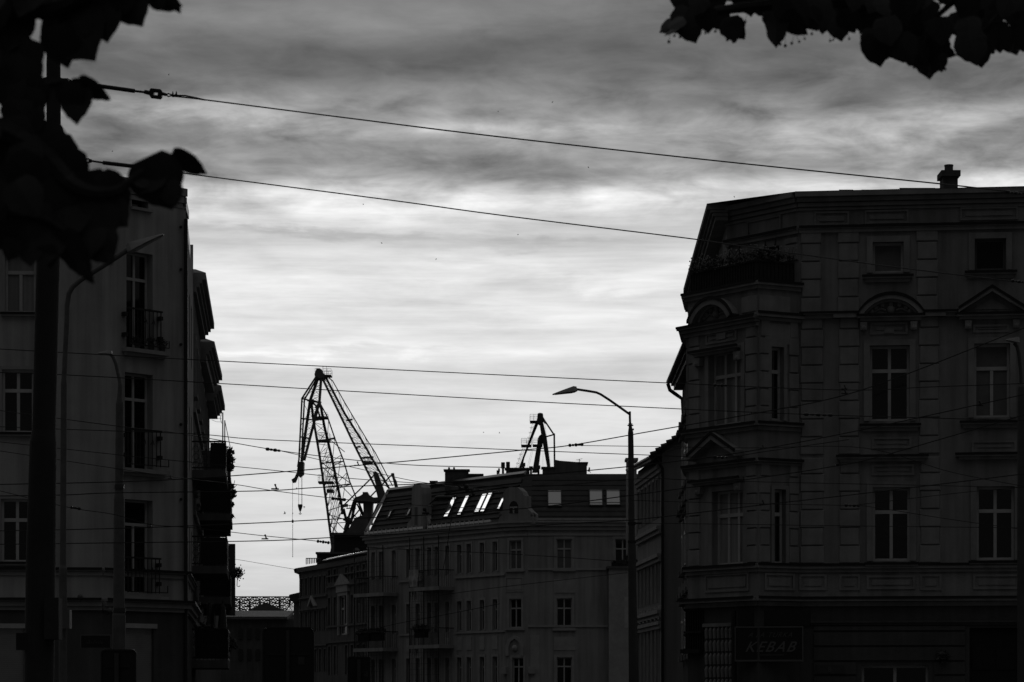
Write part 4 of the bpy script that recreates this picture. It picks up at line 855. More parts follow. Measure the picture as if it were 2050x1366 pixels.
sky(R1, z4((866, 352), (886, 352), (916, 285), (900, 285)), 'mirror')
for a in ((1166, 334, 1240, 244), (1410, 330, 1481, 240), (1509, 328, 1584, 240)): sky(R3, z4((a[0], a[1]), (a[2], a[1]), (a[2], a[3]), (a[0], a[3])), 'skyglass')
# curved gables
def z7(*pts): return [(720 + x / 5.857, 920 + y / 5.857) for x, y in pts]
g1 = [P1.uv(*q) for q in z7((575, 850), (580, 750), (625, 700), (632, 380), (640, 320), (655, 298), (690, 288), (725, 292), (745, 330), (752, 400), (757, 640), (765, 850))]
m = MB().poly(P1, g1, -.55, .12); m.poly(P1, [P1.uv(*q) for q in z7((757, 850), (757, 640), (790, 720), (800, 760), (800, 850))], -.55, -.1)
gg = m.build('gable', M['stuccoC'], rfo)
u0, u1, v0, v1 = P1.rect(*z7((665, 560))[0], *z7((697, 770))[0]); MB().box(P1, u0, u1, v0, v1, .10, .135).build('niche', M['stuccoD'], gg)
g2 = [(994, 1049), (1003, 1033), (1008, 1018), (1008, 989), (1014, 979), (1025, 974), (1037, 976), (1046, 984), (1049, 992), (1054, 993), (1054, 1015), (1060, 1022), (1068, 1029), (1071, 1049)]
P2b = Pl(P2.pt(0, 0, .15) - P2.v * 0, P2.u, P2.v)
gg = MB().poly(P2b, [P2b.uv(*q) for q in g2], -.6, .05).build('gable', M['stuccoC'], rfo)
sg = MB(); sg.ball(P2b.pt(*P2b.uv(1003, 1031), -.1), .18, 8, 6); sg.ball(P2b.pt(*P2b.uv(1065, 1032), -.1), .18, 8, 6); sg.build('scroll', M['stuccoD'], gg)
aw = [(1021, 1028), (1021, 1012), (1024, 1005.5), (1029.5, 1003), (1035, 1005.5), (1038, 1012), (1038, 1028)]
pw = MB().poly(P2b, [P2b.uv(*q) for q in aw], .04, .07).build('window', M['glass'], gg)
m = MB(); a_, b_ = P2b.uv(1029.5, 1016)[1], P2b.uv(1029.5, 1028)[1]; m.box(P2b, U(P2b, 1022), U(P2b, 1037), a_ - .04, a_ + .04, .06, .09); um = U(P2b, 1029.5); m.box(P2b, um - .04, um + .04, b_, a_ - .04, .06, .088); m.build('glazing_bar', M['frame2'], pw)
# chimneys and vents on the roof
def chim(x0, x1, y0, y1, Y, cap=True, name='chimney', mt='brick', dep=.9):
    a, b = at(x0, y1, Y), at(x1, y0, Y); m = MB(); m.abox(a.x, b.x, Y - dep / 2, Y + dep / 2, min(a.z, zT - .1), b.z)
    if cap: c = .08; m.abox(a.x - c, b.x + c, Y - dep / 2 - c, Y + dep / 2 + c, b.z, b.z + .09)
    return m.build(name, M[mt], rfo)
c1 = chim(891, 938, 944, 985, 158); c2 = chim(938.5, 965.5, 953, 985, 157.9)
for x in (899, 909): p = at(x, 944, 158); MB().tube([p, p + Vector((0, 0, .25))], .07, 6).build('flue', M['steel'], c1)
chim(863, 874, 967, 990, 160); chim(1013, 1060, 941, 960, 156)
for x, y in ((1007, 926), (1017, 925)): m = MB(); p = at(x, y, 155); m.tube([(p.x, 155, zT - .2), (p.x, 155, p.z - .32)], .075, 8); m.tube([(p.x, 155, p.z - .36), (p.x, 155, p.z)], .125, 10); m.build('vent_pipe', M['steel'], rfo)
for x, y in ((1048, 927), (1063, 934), (1078, 932), (996, 942), (999, 938)): 
    m = MB(); p = at(x, y, 156); s = 1 if x > 1010 else .5; m.tube([(p.x, 156, zT - .2), (p.x, 156, p.z - .2)], .07 * s, 8); m.tube([(p.x, 156, p.z - .22), (p.x, 156, p.z)], .12 * s, 10); m.build('vent_pipe', M['steel'], rfo)
m = MB(); a, b = at(1110, 947, 158), at(1159, 924, 158); c_ = at(1174, 930.5, 158)
Pc = Pl((0, 157, 0), (1, 0, 0), ZUP); 
m.poly(Pc, [(a.x, zT - .1), (c_.x, zT - .1), (c_.x, c_.z), (at(1158, 928.5, 158).x, at(1158, 928.5, 158).z), (at(1120, 925.5, 158).x, at(1120, 925.5, 158).z), (a.x, b.z + .02)], -2, 0)
m.box(Pc, at(1155, 930, 158).x, c_.x + .08, c_.z, c_.z + .07, -2.05, .05); ht = m.build('stair_head', M['stuccoD'], rfo)
q = at(1160, 929, 157); m = MB(); m.tube([q, q + Vector((0, 0, .3))], .02, 5); m.tube([q + Vector((-.2, 0, .24)), q + Vector((.18, 0, .32))], .015, 4); m.tube([q + Vector((-.12, 0, .18)), q + Vector((.1, 0, .2))], .012, 4); m.build('antenna', M['iron'], ht)
chim(1086, 1111, 939, 950, 157.5, True, 'chimney', 'stuccoD')
# stacked balconies with posts and safety nets
def stack(x0, x1, posts, slabs, ytop, who):
    u0, u1 = U(P1, x0, 1180), U(P1, x1, 1180); d = 1.05
    for x in posts: uu = max(u0 + .03, min(u1 - .03, U(P1, x, 1180))); pm = MB(); pm.tube([P1.pt(uu, 0, d), P1.pt(uu, zat(ytop, 157), d)], .035, 6); pm.build('post', M['iron'], cb)
    zs = [zat(y, 158) for y in slabs]
    for k, z in enumerate(zs):
        b = MB().box(P1, u0, u1, z - .22, z, 0, d + .05).build('balcony', M['stuccoC'], cb); m = MB()
        m.box(P1, u0, u1, z + .98, z + 1.04, d - .03, d + .03)
        for i in range(int((u1 - u0) / .13)): m.beam(P1.pt(u0 + .06 + i * .13, z, d), P1.pt(u0 + .06 + i * .13, z + 1.0, d), .022)
        for s in (u0 + .03, u1 - .03):
            m.beam(P1.pt(s, z + 1.0, 0), P1.pt(s, z + 1.0, d), .05)
            for i in range(1, 8): m.beam(P1.pt(s, z, d * i / 8), P1.pt(s, z + 1, d * i / 8), .022)
        m.build('railing', M['iron'], b)
        zt = (zs[k - 1] - .2) if k else zat(ytop + 22, 158); m = MB()
        for i in range(int((u1 - u0) / .34) + 1): m.beam(P1.pt(u0 + i * .34, z + 1.04, d), P1.pt(u0 + i * .34, zt, d), .014)
        for i in range(int((zt - z - 1.04) / .34)): m.beam(P1.pt(u0, z + 1.3 + i * .34, d + .012), P1.pt(u1, z + 1.3 + i * .34, d + .012), .014)
        m.build('net', M['iron'], b)
    return u0, u1, zs, d
s1 = stack(737, 797, (738, 766, 795), (1184, 1296, 1408), 1087, 'left'); s2 = stack(848, 909, (849, 877, 907), (1179, 1293, 1405), 1077, 'right')
u0, u1, zs, d = s2; m = MB()
def cq(i, j): return P1.pt(u0 + .12 + i * .16, zs[0] + 1.1 - j * .13, d + .06 + .05 * math.sin(i * 1.9 + j * .4) + .02 * math.cos(j * 1.3))
for i in range(6):
    for j in range(8 if i < 5 else 6): m.quad(cq(i, j + 1), cq(i + 1, j + 1), cq(i + 1, j), cq(i, j))
tag(m.build('blanket', M['cloth']), 'pale blanket hung over the railing of the upper balcony nearer the curved gable', 'blanket')
for (ss, fr, txt) in ((s1, .25, 'dark rounded shrub in a tub on the second balcony of the left balcony stack'), (s1, .7, 'wide dark plant at the gable side of the second balcony in the left balcony stack'), (s2, .3, 'dark box plant on the second balcony of the right balcony stack')):
    u0, u1, zs, d = ss; t = thing('balcony_plant', txt, 'plant', tuple(P1.pt(u0 + (u1 - u0) * fr, zs[1], .8)), 'plants on the balconies of the middle house'); m = MB()
    p = P1.pt(u0 + (u1 - u0) * fr, zs[1] + 1.05, .85)
    for q in (-.5, 0, .5): leafball(m, p + P1.u * q, .28, 120, .07, rnd)
    m.build('foliage', M['leaf'], t); MB().box(P1, u0 + (u1 - u0) * fr - .6, u0 + (u1 - u0) * fr + .6, zs[1] + .45, zs[1] + .9, .7, .95).build('planter', M['wood'], t)
# hanging vines below the upper slabs
m = MB()
for ss in (s1, s2):
    u0, u1, zs, d = ss
    for z in (zs[0] - .2, zs[1] - .2):
        for i in range(16): uu = u0 + .1 + rnd.random() * 1.0; m.tube([P1.pt(uu, z, d), P1.pt(uu + rnd.uniform(-.1, .1), z - .2 - rnd.random() * .4, d)], .014, 3)
m.build('hanging_vines', M['leaf'], cb)

# ------------------------------------------------------------------ ornate terrace house left of it, and what stands behind
fb = thing('terraced_house', 'dark ornate narrow house with a pedimented window left of the mansard house', 'house', (-14, 180, 0))
fA, fM, fB_ = G(601, 188, 1150), G(656, 181.5, 1150), G(737, 172, 1150)
zf = zat(1112, 172); Pf1, Pf2 = wallpl(fA, fM), wallpl(fM, fB_)
m = MB(); ws1 = []; ws2 = []
for z0, z1 in ((zat(1263, 183), zat(1222, 183)), (zat(1345, 183), zat(1300, 183)), (zat(1188, 183), zat(1154, 183))):
    ws1 += [(Pf1.L * (i + .25) / 6, Pf1.L * (i + .25) / 6 + .62, z0, z1) for i in range(6)]
for z0, z1 in ((zat(1248, 176), zat(1192, 176)), (zat(1350, 176), zat(1292, 176)), (zat(1160, 176), zat(1135, 176))):
    ws2 += [(Pf2.L * (i + .2) / 7, Pf2.L * (i + .2) / 7 + .7, z0, z1) for i in range(7) if i != 2]
aed = (U(Pf2, 681, 1230), U(Pf2, 697, 1230), zat(1270, 176), zat(1191, 176)); 
wall_grid(m, Pf1, 0, Pf1.L, 0, zf, ws1, .15); wall_grid(m, Pf2, 0, Pf2.L, 0, zf, ws2 + [aed], .15)
m.quad((*fA, 0), (*fA, zf), (fA[0] + 10, fA[1] + 6, zf), (fA[0] + 10, fA[1] + 6, 0)); m.quad((*fB_, 0), (*fB_, zf), (fB_[0] + 6, fB_[1] + 14, zf), (fB_[0] + 6, fB_[1] + 14, 0))
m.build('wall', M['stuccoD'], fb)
for P, ws in ((Pf1, ws1), (Pf2, ws2)):
    for w_ in ws: W_ = window(P, fb, w_, 'cross', 'frame2', 'glass', .1, .07); m = MB(); surround(m, P, w_, .1, .06); m.build('surround', M['trimD'], W_)
W_ = window(Pf2, fb, aed, 'three', 'frame', 'glass', .08, .1)
for P, y, Y in ((Pf1, 1192, 183), (Pf1, 1216, 183), (Pf1, 1290, 183), (Pf2, 1168, 176), (Pf2, 1250, 176), (Pf2, 1282, 176), (Pf2, 1146, 176)): MB().box(P, 0, P.L, zat(y + 3, Y), zat(y, Y), -.01, .14).build('string_course', M['trimD'], fb)
m = MB()
surround(m, Pf2, aed, .22, .14); m.box(Pf2, aed[0] - .4, aed[1] + .4, aed[3] + .25, aed[3] + .75, -.01, .2); m.poly(Pf2, [(aed[0] - .55, aed[3] + .75), (aed[1] + .55, aed[3] + .75), ((aed[0] + aed[1]) / 2, aed[3] + 1.5)], -.01, .3); m.build('pediment', M['trimC'], W_); m = MB()
u = U(Pf1, 628, 1200); za = zat(1212, 183)
m.band(Pf1, [(u - .9, za), (u - .45, za + .4), (u, za + .75), (u + .45, za + .4), (u + .9, za)], [(u - .65, za), (u - .35, za + .2), (u, za + .5), (u + .35, za + .2), (u + .65, za)], -.01, .25)
m.build('gablet', M['trimC'], fb)
m = MB(); ov = Vector((-.38, -.25, 0)); g0, g1, g2_ = at(591, 1138, 188.5), at(656, 1127, 181), at(738, 1111, 171.5)
lift = Vector((1.6, 1.0, 0))
h0, h1, h2 = at(634, 1117, 186), at(660, 1112, 182), at(737, 1098, 174)
m.hexa([g0 - ZUP * .35, g1 - ZUP * .35, g2_ - ZUP * .35, Vector((h2.x + 2, h2.y + 8, g2_.z - .35)), Vector((h0.x + 2, h0.y + 8, g0.z - .35))], [g0, g1, g2_, Vector((h2.x + 2, h2.y + 8, h2.z)), Vector((h0.x + 2, h0.y + 8, h0.z))])
fr_ = m.build('roof', M['tile'], fb)
m = MB(); m.hexa([at(645, 1124, 181), at(736, 1106, 171.5), at(736, 1103, 172.2), at(655, 1119, 181.8)], [at(645, 1123, 180.9), at(736, 1104.6, 171.4), at(736, 1102, 172.1), at(655, 1118, 181.7)]); m.build('roof_flashing', M['tin'], fr_)
m = MB(); m.tube([at(590, 1139, 188.4), at(591, 1145, 188.4), at(600, 1149, 188.1), at(601.5, 1160, 188), (at(601.5, 1160, 188).x, 188, 0)], .09, 6); m.build('drainpipe', M['iron'], fb)
m = MB(); rl = [at(613, 1118, 187), at(640, 1118, 184)]
m.beam(rl[0], rl[1], .06)
for i in range(9): p = rl[0].lerp(rl[1], i / 8); m.beam(p, p - ZUP * (.45 - .02 * i), .06)
m.build('roof_railing', M['iron'], fr_)
# black block behind
bb = thing('flat_roofed_building', 'black windowless block rising behind the ornate terrace house, below the big crane', 'building', tuple(at(700, 1395, 205)))
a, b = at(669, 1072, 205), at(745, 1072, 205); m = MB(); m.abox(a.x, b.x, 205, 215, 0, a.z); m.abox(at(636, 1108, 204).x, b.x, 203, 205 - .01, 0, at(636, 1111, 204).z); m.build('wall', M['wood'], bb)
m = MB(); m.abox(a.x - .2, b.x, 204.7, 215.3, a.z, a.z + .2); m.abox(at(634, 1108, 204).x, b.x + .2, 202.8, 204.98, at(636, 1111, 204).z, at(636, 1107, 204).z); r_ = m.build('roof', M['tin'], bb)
p = at(714, 1100, 203.5); m = MB(); m.tube([p - ZUP * .8, p], .14, 8); m.tube([p - ZUP * .1, p + ZUP * .12], [.3, .1], 8); m.build('vent_cowl', M['lampgrey'], r_)
# small roof beyond and the low hall with the lattice at the end of the street
t = thing('gabled_house', 'dark eave of a small house showing beyond the ornate terrace house at the street end', 'house', tuple(at(592, 1395, 205)))
P = Pl((0, 203, 0), (1, 0, 0), ZUP); X = lambda x, y, Y=203: (at(x, y, Y).x, at(x, y, Y).z)
m = MB().poly(P, [X(588, 1395), X(604, 1395), X(604, 1196), X(588, 1204)], -8, 0); m.build('wall', M['stuccoD'], t); MB().poly(P, [X(578, 1196), X(580, 1191), X(606, 1185), X(606, 1199), X(590, 1208)], -8.2, .3).build('roof', M['tile'], t)
t = thing('hall', 'low dark hall closing the street end below the steel lattice', 'building', tuple(at(530, 1398, 290)))
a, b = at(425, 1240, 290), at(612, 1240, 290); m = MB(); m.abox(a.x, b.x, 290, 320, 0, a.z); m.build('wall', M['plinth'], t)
m = MB(); c, d_ = at(425, 1240, 289.5), at(575, 1240, 289.5); e, f = at(425, 1228, 300), at(589, 1228, 300); m.hexa([c, d_, f, e], [c + ZUP * .3, d_ + ZUP * .3, f + ZUP * .3, e + ZUP * .3])
for i in range(5): x = a.x + 1 + i * 1.35; 
r_ = m.build('roof', M['slate'], t)
m = MB(); m.hexa([at(574, 1224.5, 299), at(588, 1224.5, 299), at(595, 1212, 304), at(583, 1212, 304)], [at(574, 1223.5, 299), at(588, 1223.5, 299), at(595, 1211, 304), at(583, 1211, 304)]); m.build('glazed_panel', M['skyl'], r_)
m = MB()
for i in range(5): q = at(487 + i * 21, 1238, 289.2); m.tube([q, at(489 + i * 20, 1226, 299)], .06, 4)
m.build('standing_seam', M['slate'], r_)
m = MB(); P = Pl((0, 289.9, 0), (1, 0, 0), ZUP)
for y0, y1, n in ((1258, 1280, 7), (1300, 1322, 7)):
    for i in range(n): x = 478 + i * 17; p0, p1 = X(x, y1, 289.9), X(x + 8, y0, 289.9); m.box(P, p0[0], p1[0], p0[1], p1[1], .0, .05)
m.build('window', M['glass'], t)
t = thing('hall', 'dark hump roofed shed in front of the steel lattice', 'building', tuple(at(530, 1398, 330)))
P = Pl((0, 330, 0), (1, 0, 0), ZUP); MB().poly(P, [X(498, 1395, 330), X(566, 1395, 330), X(566, 1222, 330), X(548, 1213, 330), X(535, 1208, 330), X(520, 1210, 330), X(498, 1222, 330)], -20, 0).build('wall', M['stuccoD'], t)
t = thing('steel_lattice', 'see-through steel lattice roof of a distant hall, seen down the street', 'lattice', tuple(at(530, 1398, 420)))
for k in range(5):
    m = MB(); Y = 420 + k * 14; a_ = 432; n = 30; st_ = (605 - a_) / n * 1.0
    def q(x, y): return at(x + (k % 2) * 5, y + (k * 6.2), Y)
    m.beam(q(a_, 1195), q(605, 1195), .16); m.beam(q(a_, 1201), q(605, 1201), .12)
    for i in range(n):
        x0, x1 = a_ + i * st_, a_ + (i + 1) * st_; m.beam(q(x0, 1201), q((x0 + x1) / 2, 1195), .1); m.beam(q((x0 + x1) / 2, 1195), q(x1, 1201), .1)
    for i in range(8):
        c = a_ + 12 + i * 22; pr = None
        for j in range(9):
            p = q(c - 11 + j * 2.75, 1200 - 4.6 * math.sin(math.pi * j / 8) + 1)
            if pr is not None: m.beam(pr, p, .15)
            pr = p
    m.build('truss', M['crane2'], t)
m = MB()
for i in range(9): m.beam(at(440 + i * 20, 1196, 420), at(440 + i * 20, 1219, 476), .12)
for i in range(8): m.beam(at(440 + i * 20, 1203, 420), at(440 + i * 20, 1260, 420), .3)
m.build('purlins', M['crane2'], t)

# ------------------------------------------------------------------ harbour cranes
YC = 430.0; K = YC / F
ck = thing('harbour_crane', 'large level luffing harbour crane of lattice steel rising behind the mansard house', 'crane', tuple(at(720, 1398, YC)))
def C(x, y, o=0.0): return at(x, y, YC + o)
def chord(m, pts, w, o=0.0):
    pts = [C(*p, (o if len(p) == 2 else 0)) if len(p) == 2 else C(*p) for p in pts]
    for a, b in zip(pts[:-1], pts[1:]): m.beam(a, b, w * K)
def lace(m, A, B, n, w=.8, oA=0.0, oB=0.0, cross=False):
    def pos(L_, t, o):
        seg = [math.hypot(L_[i + 1][0] - L_[i][0], L_[i + 1][1] - L_[i][1]) for i in range(len(L_) - 1)]; s = t * sum(seg)
        for i, q in enumerate(seg):
            if s <= q or i == len(seg) - 1: f = s / q; return C(L_[i][0] + (L_[i + 1][0] - L_[i][0]) * f, L_[i][1] + (L_[i + 1][1] - L_[i][1]) * f, o)
            s -= q
    for i in range(n):
        a, b = i / n, (i + 1) / n
        if i % 2 == 0: m.beam(pos(A, a, oA), pos(B, b, oB), w * K)
        else: m.beam(pos(B, a, oB), pos(A, b, oA), w * K)
        if cross:
            m.beam(pos(A, b, oA), pos(B, b, oB), w * K * .8)
            if i % 2 == 0: m.beam(pos(B, a, oB), pos(A, b, oA), w * K * .8)
            else: m.beam(pos(A, a, oA), pos(B, b, oB), w * K * .8)
cA_ = [(666, 1103), (654, 1010), (641, 920), (628.5, 846), (632, 826), (641, 808)]; cB = [(686, 1030), (684, 1013), (665, 920), (649, 852), (642, 812)]; cC = [(716, 1004), (700, 964), (687, 920), (671, 880), (656, 836), (641, 808)]
m = MB(); chord(m, cA_, 4.6, -2); chord(m, cB, 5.2, 2); chord(m, cC, 2.6, 0)
chord(m, [(628, 846), (624, 812), (626, 800)], 5, 2); chord(m, [(622, 800), (634, 815), (643, 842)], 3.4, -1)
lace(m, cA_[:4], cB[1:4], 12, 1.0, -2, 2, True); lace(m, cB[1:], cC[1:], 9, 1.1, 2, 0)
for a, b, w in (((630, 842), (657, 837), 3), ((636, 883), (671, 878), 3), ((642, 928), (688, 924), 2.2), ((647, 976), (703, 969), 2.4), ((633, 816), (641, 806), 5), ((616, 802), (641, 806), 3.4)): m.beam(C(*a, -2), C(*b, 0), w * K)
for a, b in (((642, 925), (703, 969)), ((660, 880), (690, 905)), ((646, 935), (720, 1010)), ((686, 924), (668, 932)), ((702, 970), (680, 977)), ((655, 1023), (686, 1013)), ((656, 1030), (690, 1040)), ((660, 1049), (700, 1045)), ((655, 1024), (690, 1062)), ((664, 1070), (690, 1010)), ((662, 1052), (680, 1072))): m.beam(C(*a, -1), C(*b, 1), 1.5 * K)
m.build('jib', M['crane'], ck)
# platforms with railings on the jib
m = MB()
def platform(m, x0, x1, y, h=12, o=0.0, thick=3.0, Yf=None, kk=None):
    c = (lambda x, yy, oo=0: at(x, yy, (Yf or YC) + oo)); q = kk or K
    a, b = c(x0, y), c(x1, y); m.abox(a.x, b.x, a.y - 1.5 * q / .084, a.y + 1.5 * q / .084, a.z - thick * q, a.z)
    for s in (-1.4, 1.4):
        s *= q / .084
        for f in (h, h * .55): m.beam((a.x, a.y + s, a.z + f * q), (b.x, a.y + s, a.z + f * q), .55 * q)
        n = max(2, int((x1 - x0) / 7))
        for i in range(n + 1): xx = a.x + (b.x - a.x) * i / n; m.beam((xx, a.y + s, a.z), (xx, a.y + s, a.z + h * q), .55 * q)
platform(m, 638, 661, 882, 13); platform(m, 638, 668, 965, 13, thick=3.5); platform(m, 655, 668, 981, 8, thick=5); platform(m, 631, 656, 836, 8, thick=2.5)
m.beam(C(650, 898), C(662, 1010), .6 * K); m.beam(C(653, 898), C(665, 1010), .6 * K)
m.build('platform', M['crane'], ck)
# fly jib
fD = [(633, 754), (604.5, 798), (602, 850), (598.5, 920), (596, 935)]; fD2 = [(635, 757), (609.5, 800), (606, 866), (603.5, 920), (601, 938)]; fE = [(637, 756), (621, 802), (611, 870), (604, 924)]; fF = [(643, 757), (639.5, 805), (629, 845), (609, 922)]
m = MB(); chord(m, fD, 3.2, -1.5); chord(m, fD2, 3.0, 1.5); chord(m, fE, 5.5, 1.5); chord(m, fF, 5.0, -1.5)
lace(m, fE, fF, 14, .8, 1.5, -1.5, True); lace(m, fD, fE, 7, .8, -1.5, 1.5)
for a, b in (((604, 798), (620, 802)), ((620, 800), (640, 806)), ((603, 838), (628, 841)), ((602, 875), (618, 878))): m.beam(C(*a, -1.5), C(*b, 1.5), 2.6 * K)
P = Pl((0, YC, 0), (1, 0, 0), ZUP); X = lambda x, y: (at(x, y, YC).x, at(x, y, YC).z)
m.poly(P, [X(598, 926), X(609, 926), X(608, 950), X(600, 956), X(595, 950)], -1.2, 1.2); m.poly(P, [X(594, 948), X(598, 952), X(592, 966), X(586, 967), X(584, 961), X(590, 957)], -.6, .6)
m.poly(P, [X(635, 741), X(641, 740), X(646, 743), X(648, 750), X(655, 754), X(645, 761), X(632, 757), X(631, 752)], -1.8, 1.8)
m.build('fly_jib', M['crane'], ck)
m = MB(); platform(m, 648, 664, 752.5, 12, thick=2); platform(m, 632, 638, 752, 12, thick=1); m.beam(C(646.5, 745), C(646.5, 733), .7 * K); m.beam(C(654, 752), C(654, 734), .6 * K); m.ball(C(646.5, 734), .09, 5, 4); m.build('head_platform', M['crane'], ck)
# tie member
gA = [(645, 757), (690, 850), (704, 880), (740, 953), (766, 1005)]; gB = [(653, 757), (671, 792), (690, 828), (723, 880), (779, 978), (786, 990)]; gC = [(653, 752), (666, 763), (690, 806), (734, 880), (751, 906), (786, 973)]
m = MB(); chord(m, gA, 4.4, -1.5); chord(m, gB, 4.4, 1.5); chord(m, gC, 2.0, 0); lace(m, gA[:4], gB[:5], 20, .75, -1.5, 1.5, True); lace(m, gB[:5], gC[:5], 14, .6, 1.5, 0)
for x0, x1, y in ((693, 706, 842), (725, 748, 917), (728, 742, 926), (712, 722, 896)): m.beam(C(x0, y), C(x1, y - 2), 3 * K)
platform(m, 728, 746, 925, 9, thick=4)
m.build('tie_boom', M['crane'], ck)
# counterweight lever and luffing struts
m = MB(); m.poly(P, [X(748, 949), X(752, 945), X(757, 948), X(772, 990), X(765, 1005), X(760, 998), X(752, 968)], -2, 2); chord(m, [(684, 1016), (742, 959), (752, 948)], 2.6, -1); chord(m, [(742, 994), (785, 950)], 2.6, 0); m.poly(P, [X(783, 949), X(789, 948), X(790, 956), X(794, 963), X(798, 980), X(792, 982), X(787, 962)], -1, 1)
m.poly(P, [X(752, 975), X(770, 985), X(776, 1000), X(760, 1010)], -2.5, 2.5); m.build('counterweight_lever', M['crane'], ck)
# machinery house and pylon
m = MB(); m.poly(P, [X(711, 1004), X(712, 999), X(722, 996), X(728, 992), X(728, 988), X(738, 988), X(738, 992), X(744, 996), X(750, 999), X(764, 998), X(766, 1004), X(758, 1006), X(716, 1006)], -3, 3)
m.poly(P, [X(728, 1004), X(747, 1004), X(745, 1050), X(730, 1050)], -2, 2); m.poly(P, [X(712, 1040), X(738, 1030), X(738, 1075), X(690, 1075), X(700, 1062)], -3, 3)
for a, b, w in (((712, 1004), (703, 1045), 5), ((718, 1006), (735, 1050), 4), ((764, 1002), (742, 1045), 4), ((710, 1000), (690, 1060), 4.5), ((688, 1020), (700, 1072), 5), ((702, 1040), (686, 1075), 6), ((690, 1075), (735, 1040), 4), ((757, 1010), (735, 1060), 4), ((686, 1013), (694, 1012), 6), ((694, 1012), (712, 1013), 1.5), ((694, 1018), (712, 1018), 2), ((715, 1010), (730, 1040), 3), ((688, 1040), (712, 1050), 3.5), ((690, 1058), (720, 1020), 2.5)): m.beam(C(*a, -2), C(*b, 2), w * K)
for i in range(16): x = 690 + (i * 37 % 60); y = 1020 + (i * 23 % 50); m.beam(C(x, y, 1), C(x + rnd.uniform(-12, 12), y + rnd.uniform(8, 20), -1), rnd.uniform(1.2, 2.4) * K)
for i in range(4): x = 695 + 5 * i; m.beam(C(x, 1011), C(x, 1019), 1 * K)
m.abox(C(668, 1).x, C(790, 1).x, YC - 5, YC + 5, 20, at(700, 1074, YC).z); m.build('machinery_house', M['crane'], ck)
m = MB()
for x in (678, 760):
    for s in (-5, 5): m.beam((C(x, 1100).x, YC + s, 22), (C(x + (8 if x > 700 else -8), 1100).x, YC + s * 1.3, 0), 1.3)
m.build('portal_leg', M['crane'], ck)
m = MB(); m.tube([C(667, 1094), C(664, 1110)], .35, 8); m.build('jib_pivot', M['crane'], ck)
# ropes and hook
m = MB()
for x0, y0, x1, y1, w in ((598, 957, 598, 1010, .45), (603.5, 955, 603.5, 1010, .45), (605, 953, 605, 1010, .4), (586, 966, 585.5, 1042, .45), (586, 1050, 586, 1115, .6)): m.tube([C(x0, y0), C(x1, y1)], w * K, 4)
rp = m.build('hoist_rope', M['wire'], ck)
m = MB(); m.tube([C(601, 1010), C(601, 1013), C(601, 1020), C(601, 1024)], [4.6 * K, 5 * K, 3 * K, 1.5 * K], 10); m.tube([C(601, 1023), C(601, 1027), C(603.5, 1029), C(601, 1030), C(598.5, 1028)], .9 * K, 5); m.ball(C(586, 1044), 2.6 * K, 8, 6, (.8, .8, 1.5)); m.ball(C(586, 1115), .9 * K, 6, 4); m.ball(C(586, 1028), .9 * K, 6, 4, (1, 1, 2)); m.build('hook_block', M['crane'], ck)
# second crane
Y2 = 520.0; K2 = Y2 / F; ck2 = thing('harbour_crane', 'smaller distant harbour crane with two caged ladders behind the roof right of the big crane', 'crane', tuple(at(1085, 1398, Y2)))
P = Pl((0, Y2, 0), (1, 0, 0), ZUP); X = lambda x, y: (at(x, y, Y2).x, at(x, y, Y2).z)
def zz3(*p): return [(1000 + a / 9.105, 810 + b / 9.105) for a, b in p]
m = MB()
m.poly(P, [X(*q) for q in zz3((690, 200), (700, 175), (735, 165), (780, 172), (792, 190), (797, 240), (850, 330), (830, 345), (785, 290), (790, 330), (730, 370), (700, 350), (650, 355), (672, 310), (690, 250))], -1.4, 1.4)
m.poly(P, [X(*q) for q in zz3((650, 345), (705, 355), (455, 960), (395, 1240), (320, 1240))], -1.6, -.2)
m.poly(P, [X(*q) for q in zz3((725, 330), (790, 320), (855, 600), (930, 1170), (870, 1170), (760, 560))], .2, 1.6)
m.poly(P, [X(*q) for q in zz3((705, 610), (725, 580), (770, 545), (840, 560), (848, 610), (790, 680), (760, 800), (700, 1240), (595, 1240), (690, 700))], -1.2, 1.2)
for a, b, w in (((1090, 842), (1108, 869), 3), ((1109.5, 868), (1110.5, 960), 3.4), ((1092, 875), (1108, 870.5), 2.6)): m.beam(at(*a, Y2), at(*b, Y2), w * K2)
m.abox(at(1030, 950, Y2).x, at(1120, 950, Y2).x, Y2 - 5, Y2 + 5, 20, at(1060, 962, Y2).z)
m.build('jib', M['crane2'], ck2)
m = MB(); 
for x in (1040, 1108):
    for s in (-5, 5): m.beam((at(x, 1000, Y2).x, Y2 + s, 21), (at(x, 1000, Y2).x, Y2 + s, 0), 1.4)
m.build('portal_leg', M['crane2'], ck2)
for x0, x1, y in ((1061, 1076, 844), (1043.5, 1064, 892), (1066.5, 1086, 891.5)):
    m = MB(); platform(m, x0, x1, y, 12.5, thick=2.6, Yf=Y2, kk=K2); m.build('platform', M['crane2'], ck2)
def cage(pts, n, w=.35):
    m = MB()
    for o in (0, 4.2): 
        for a, b in zip(pts[:-1], pts[1:]): m.beam(at(a[0] - o, a[1], Y2), at(b[0] - o, b[1], Y2), w * K2)
    for i in range(n):
        f = i / (n - 1) * (len(pts) - 1); k = min(int(f), len(pts) - 2); f -= k; x = pts[k][0] + (pts[k + 1][0] - pts[k][0]) * f; y = pts[k][1] + (pts[k + 1][1] - pts[k][1]) * f
        m.beam(at(x, y, Y2), at(x - 4.2, y - 1.5, Y2), w * K2)
        if i % 3 == 0: m.tube([at(x - 4 + 2.8 * math.cos(t_), y - 1 + 1.2 * math.sin(t_), Y2 + 1.5 * math.sin(t_)) for t_ in np.linspace(0, 6.283, 9)], w * K2 * .8, 4, False)
    m.build('ladder', M['crane2'], ck2)
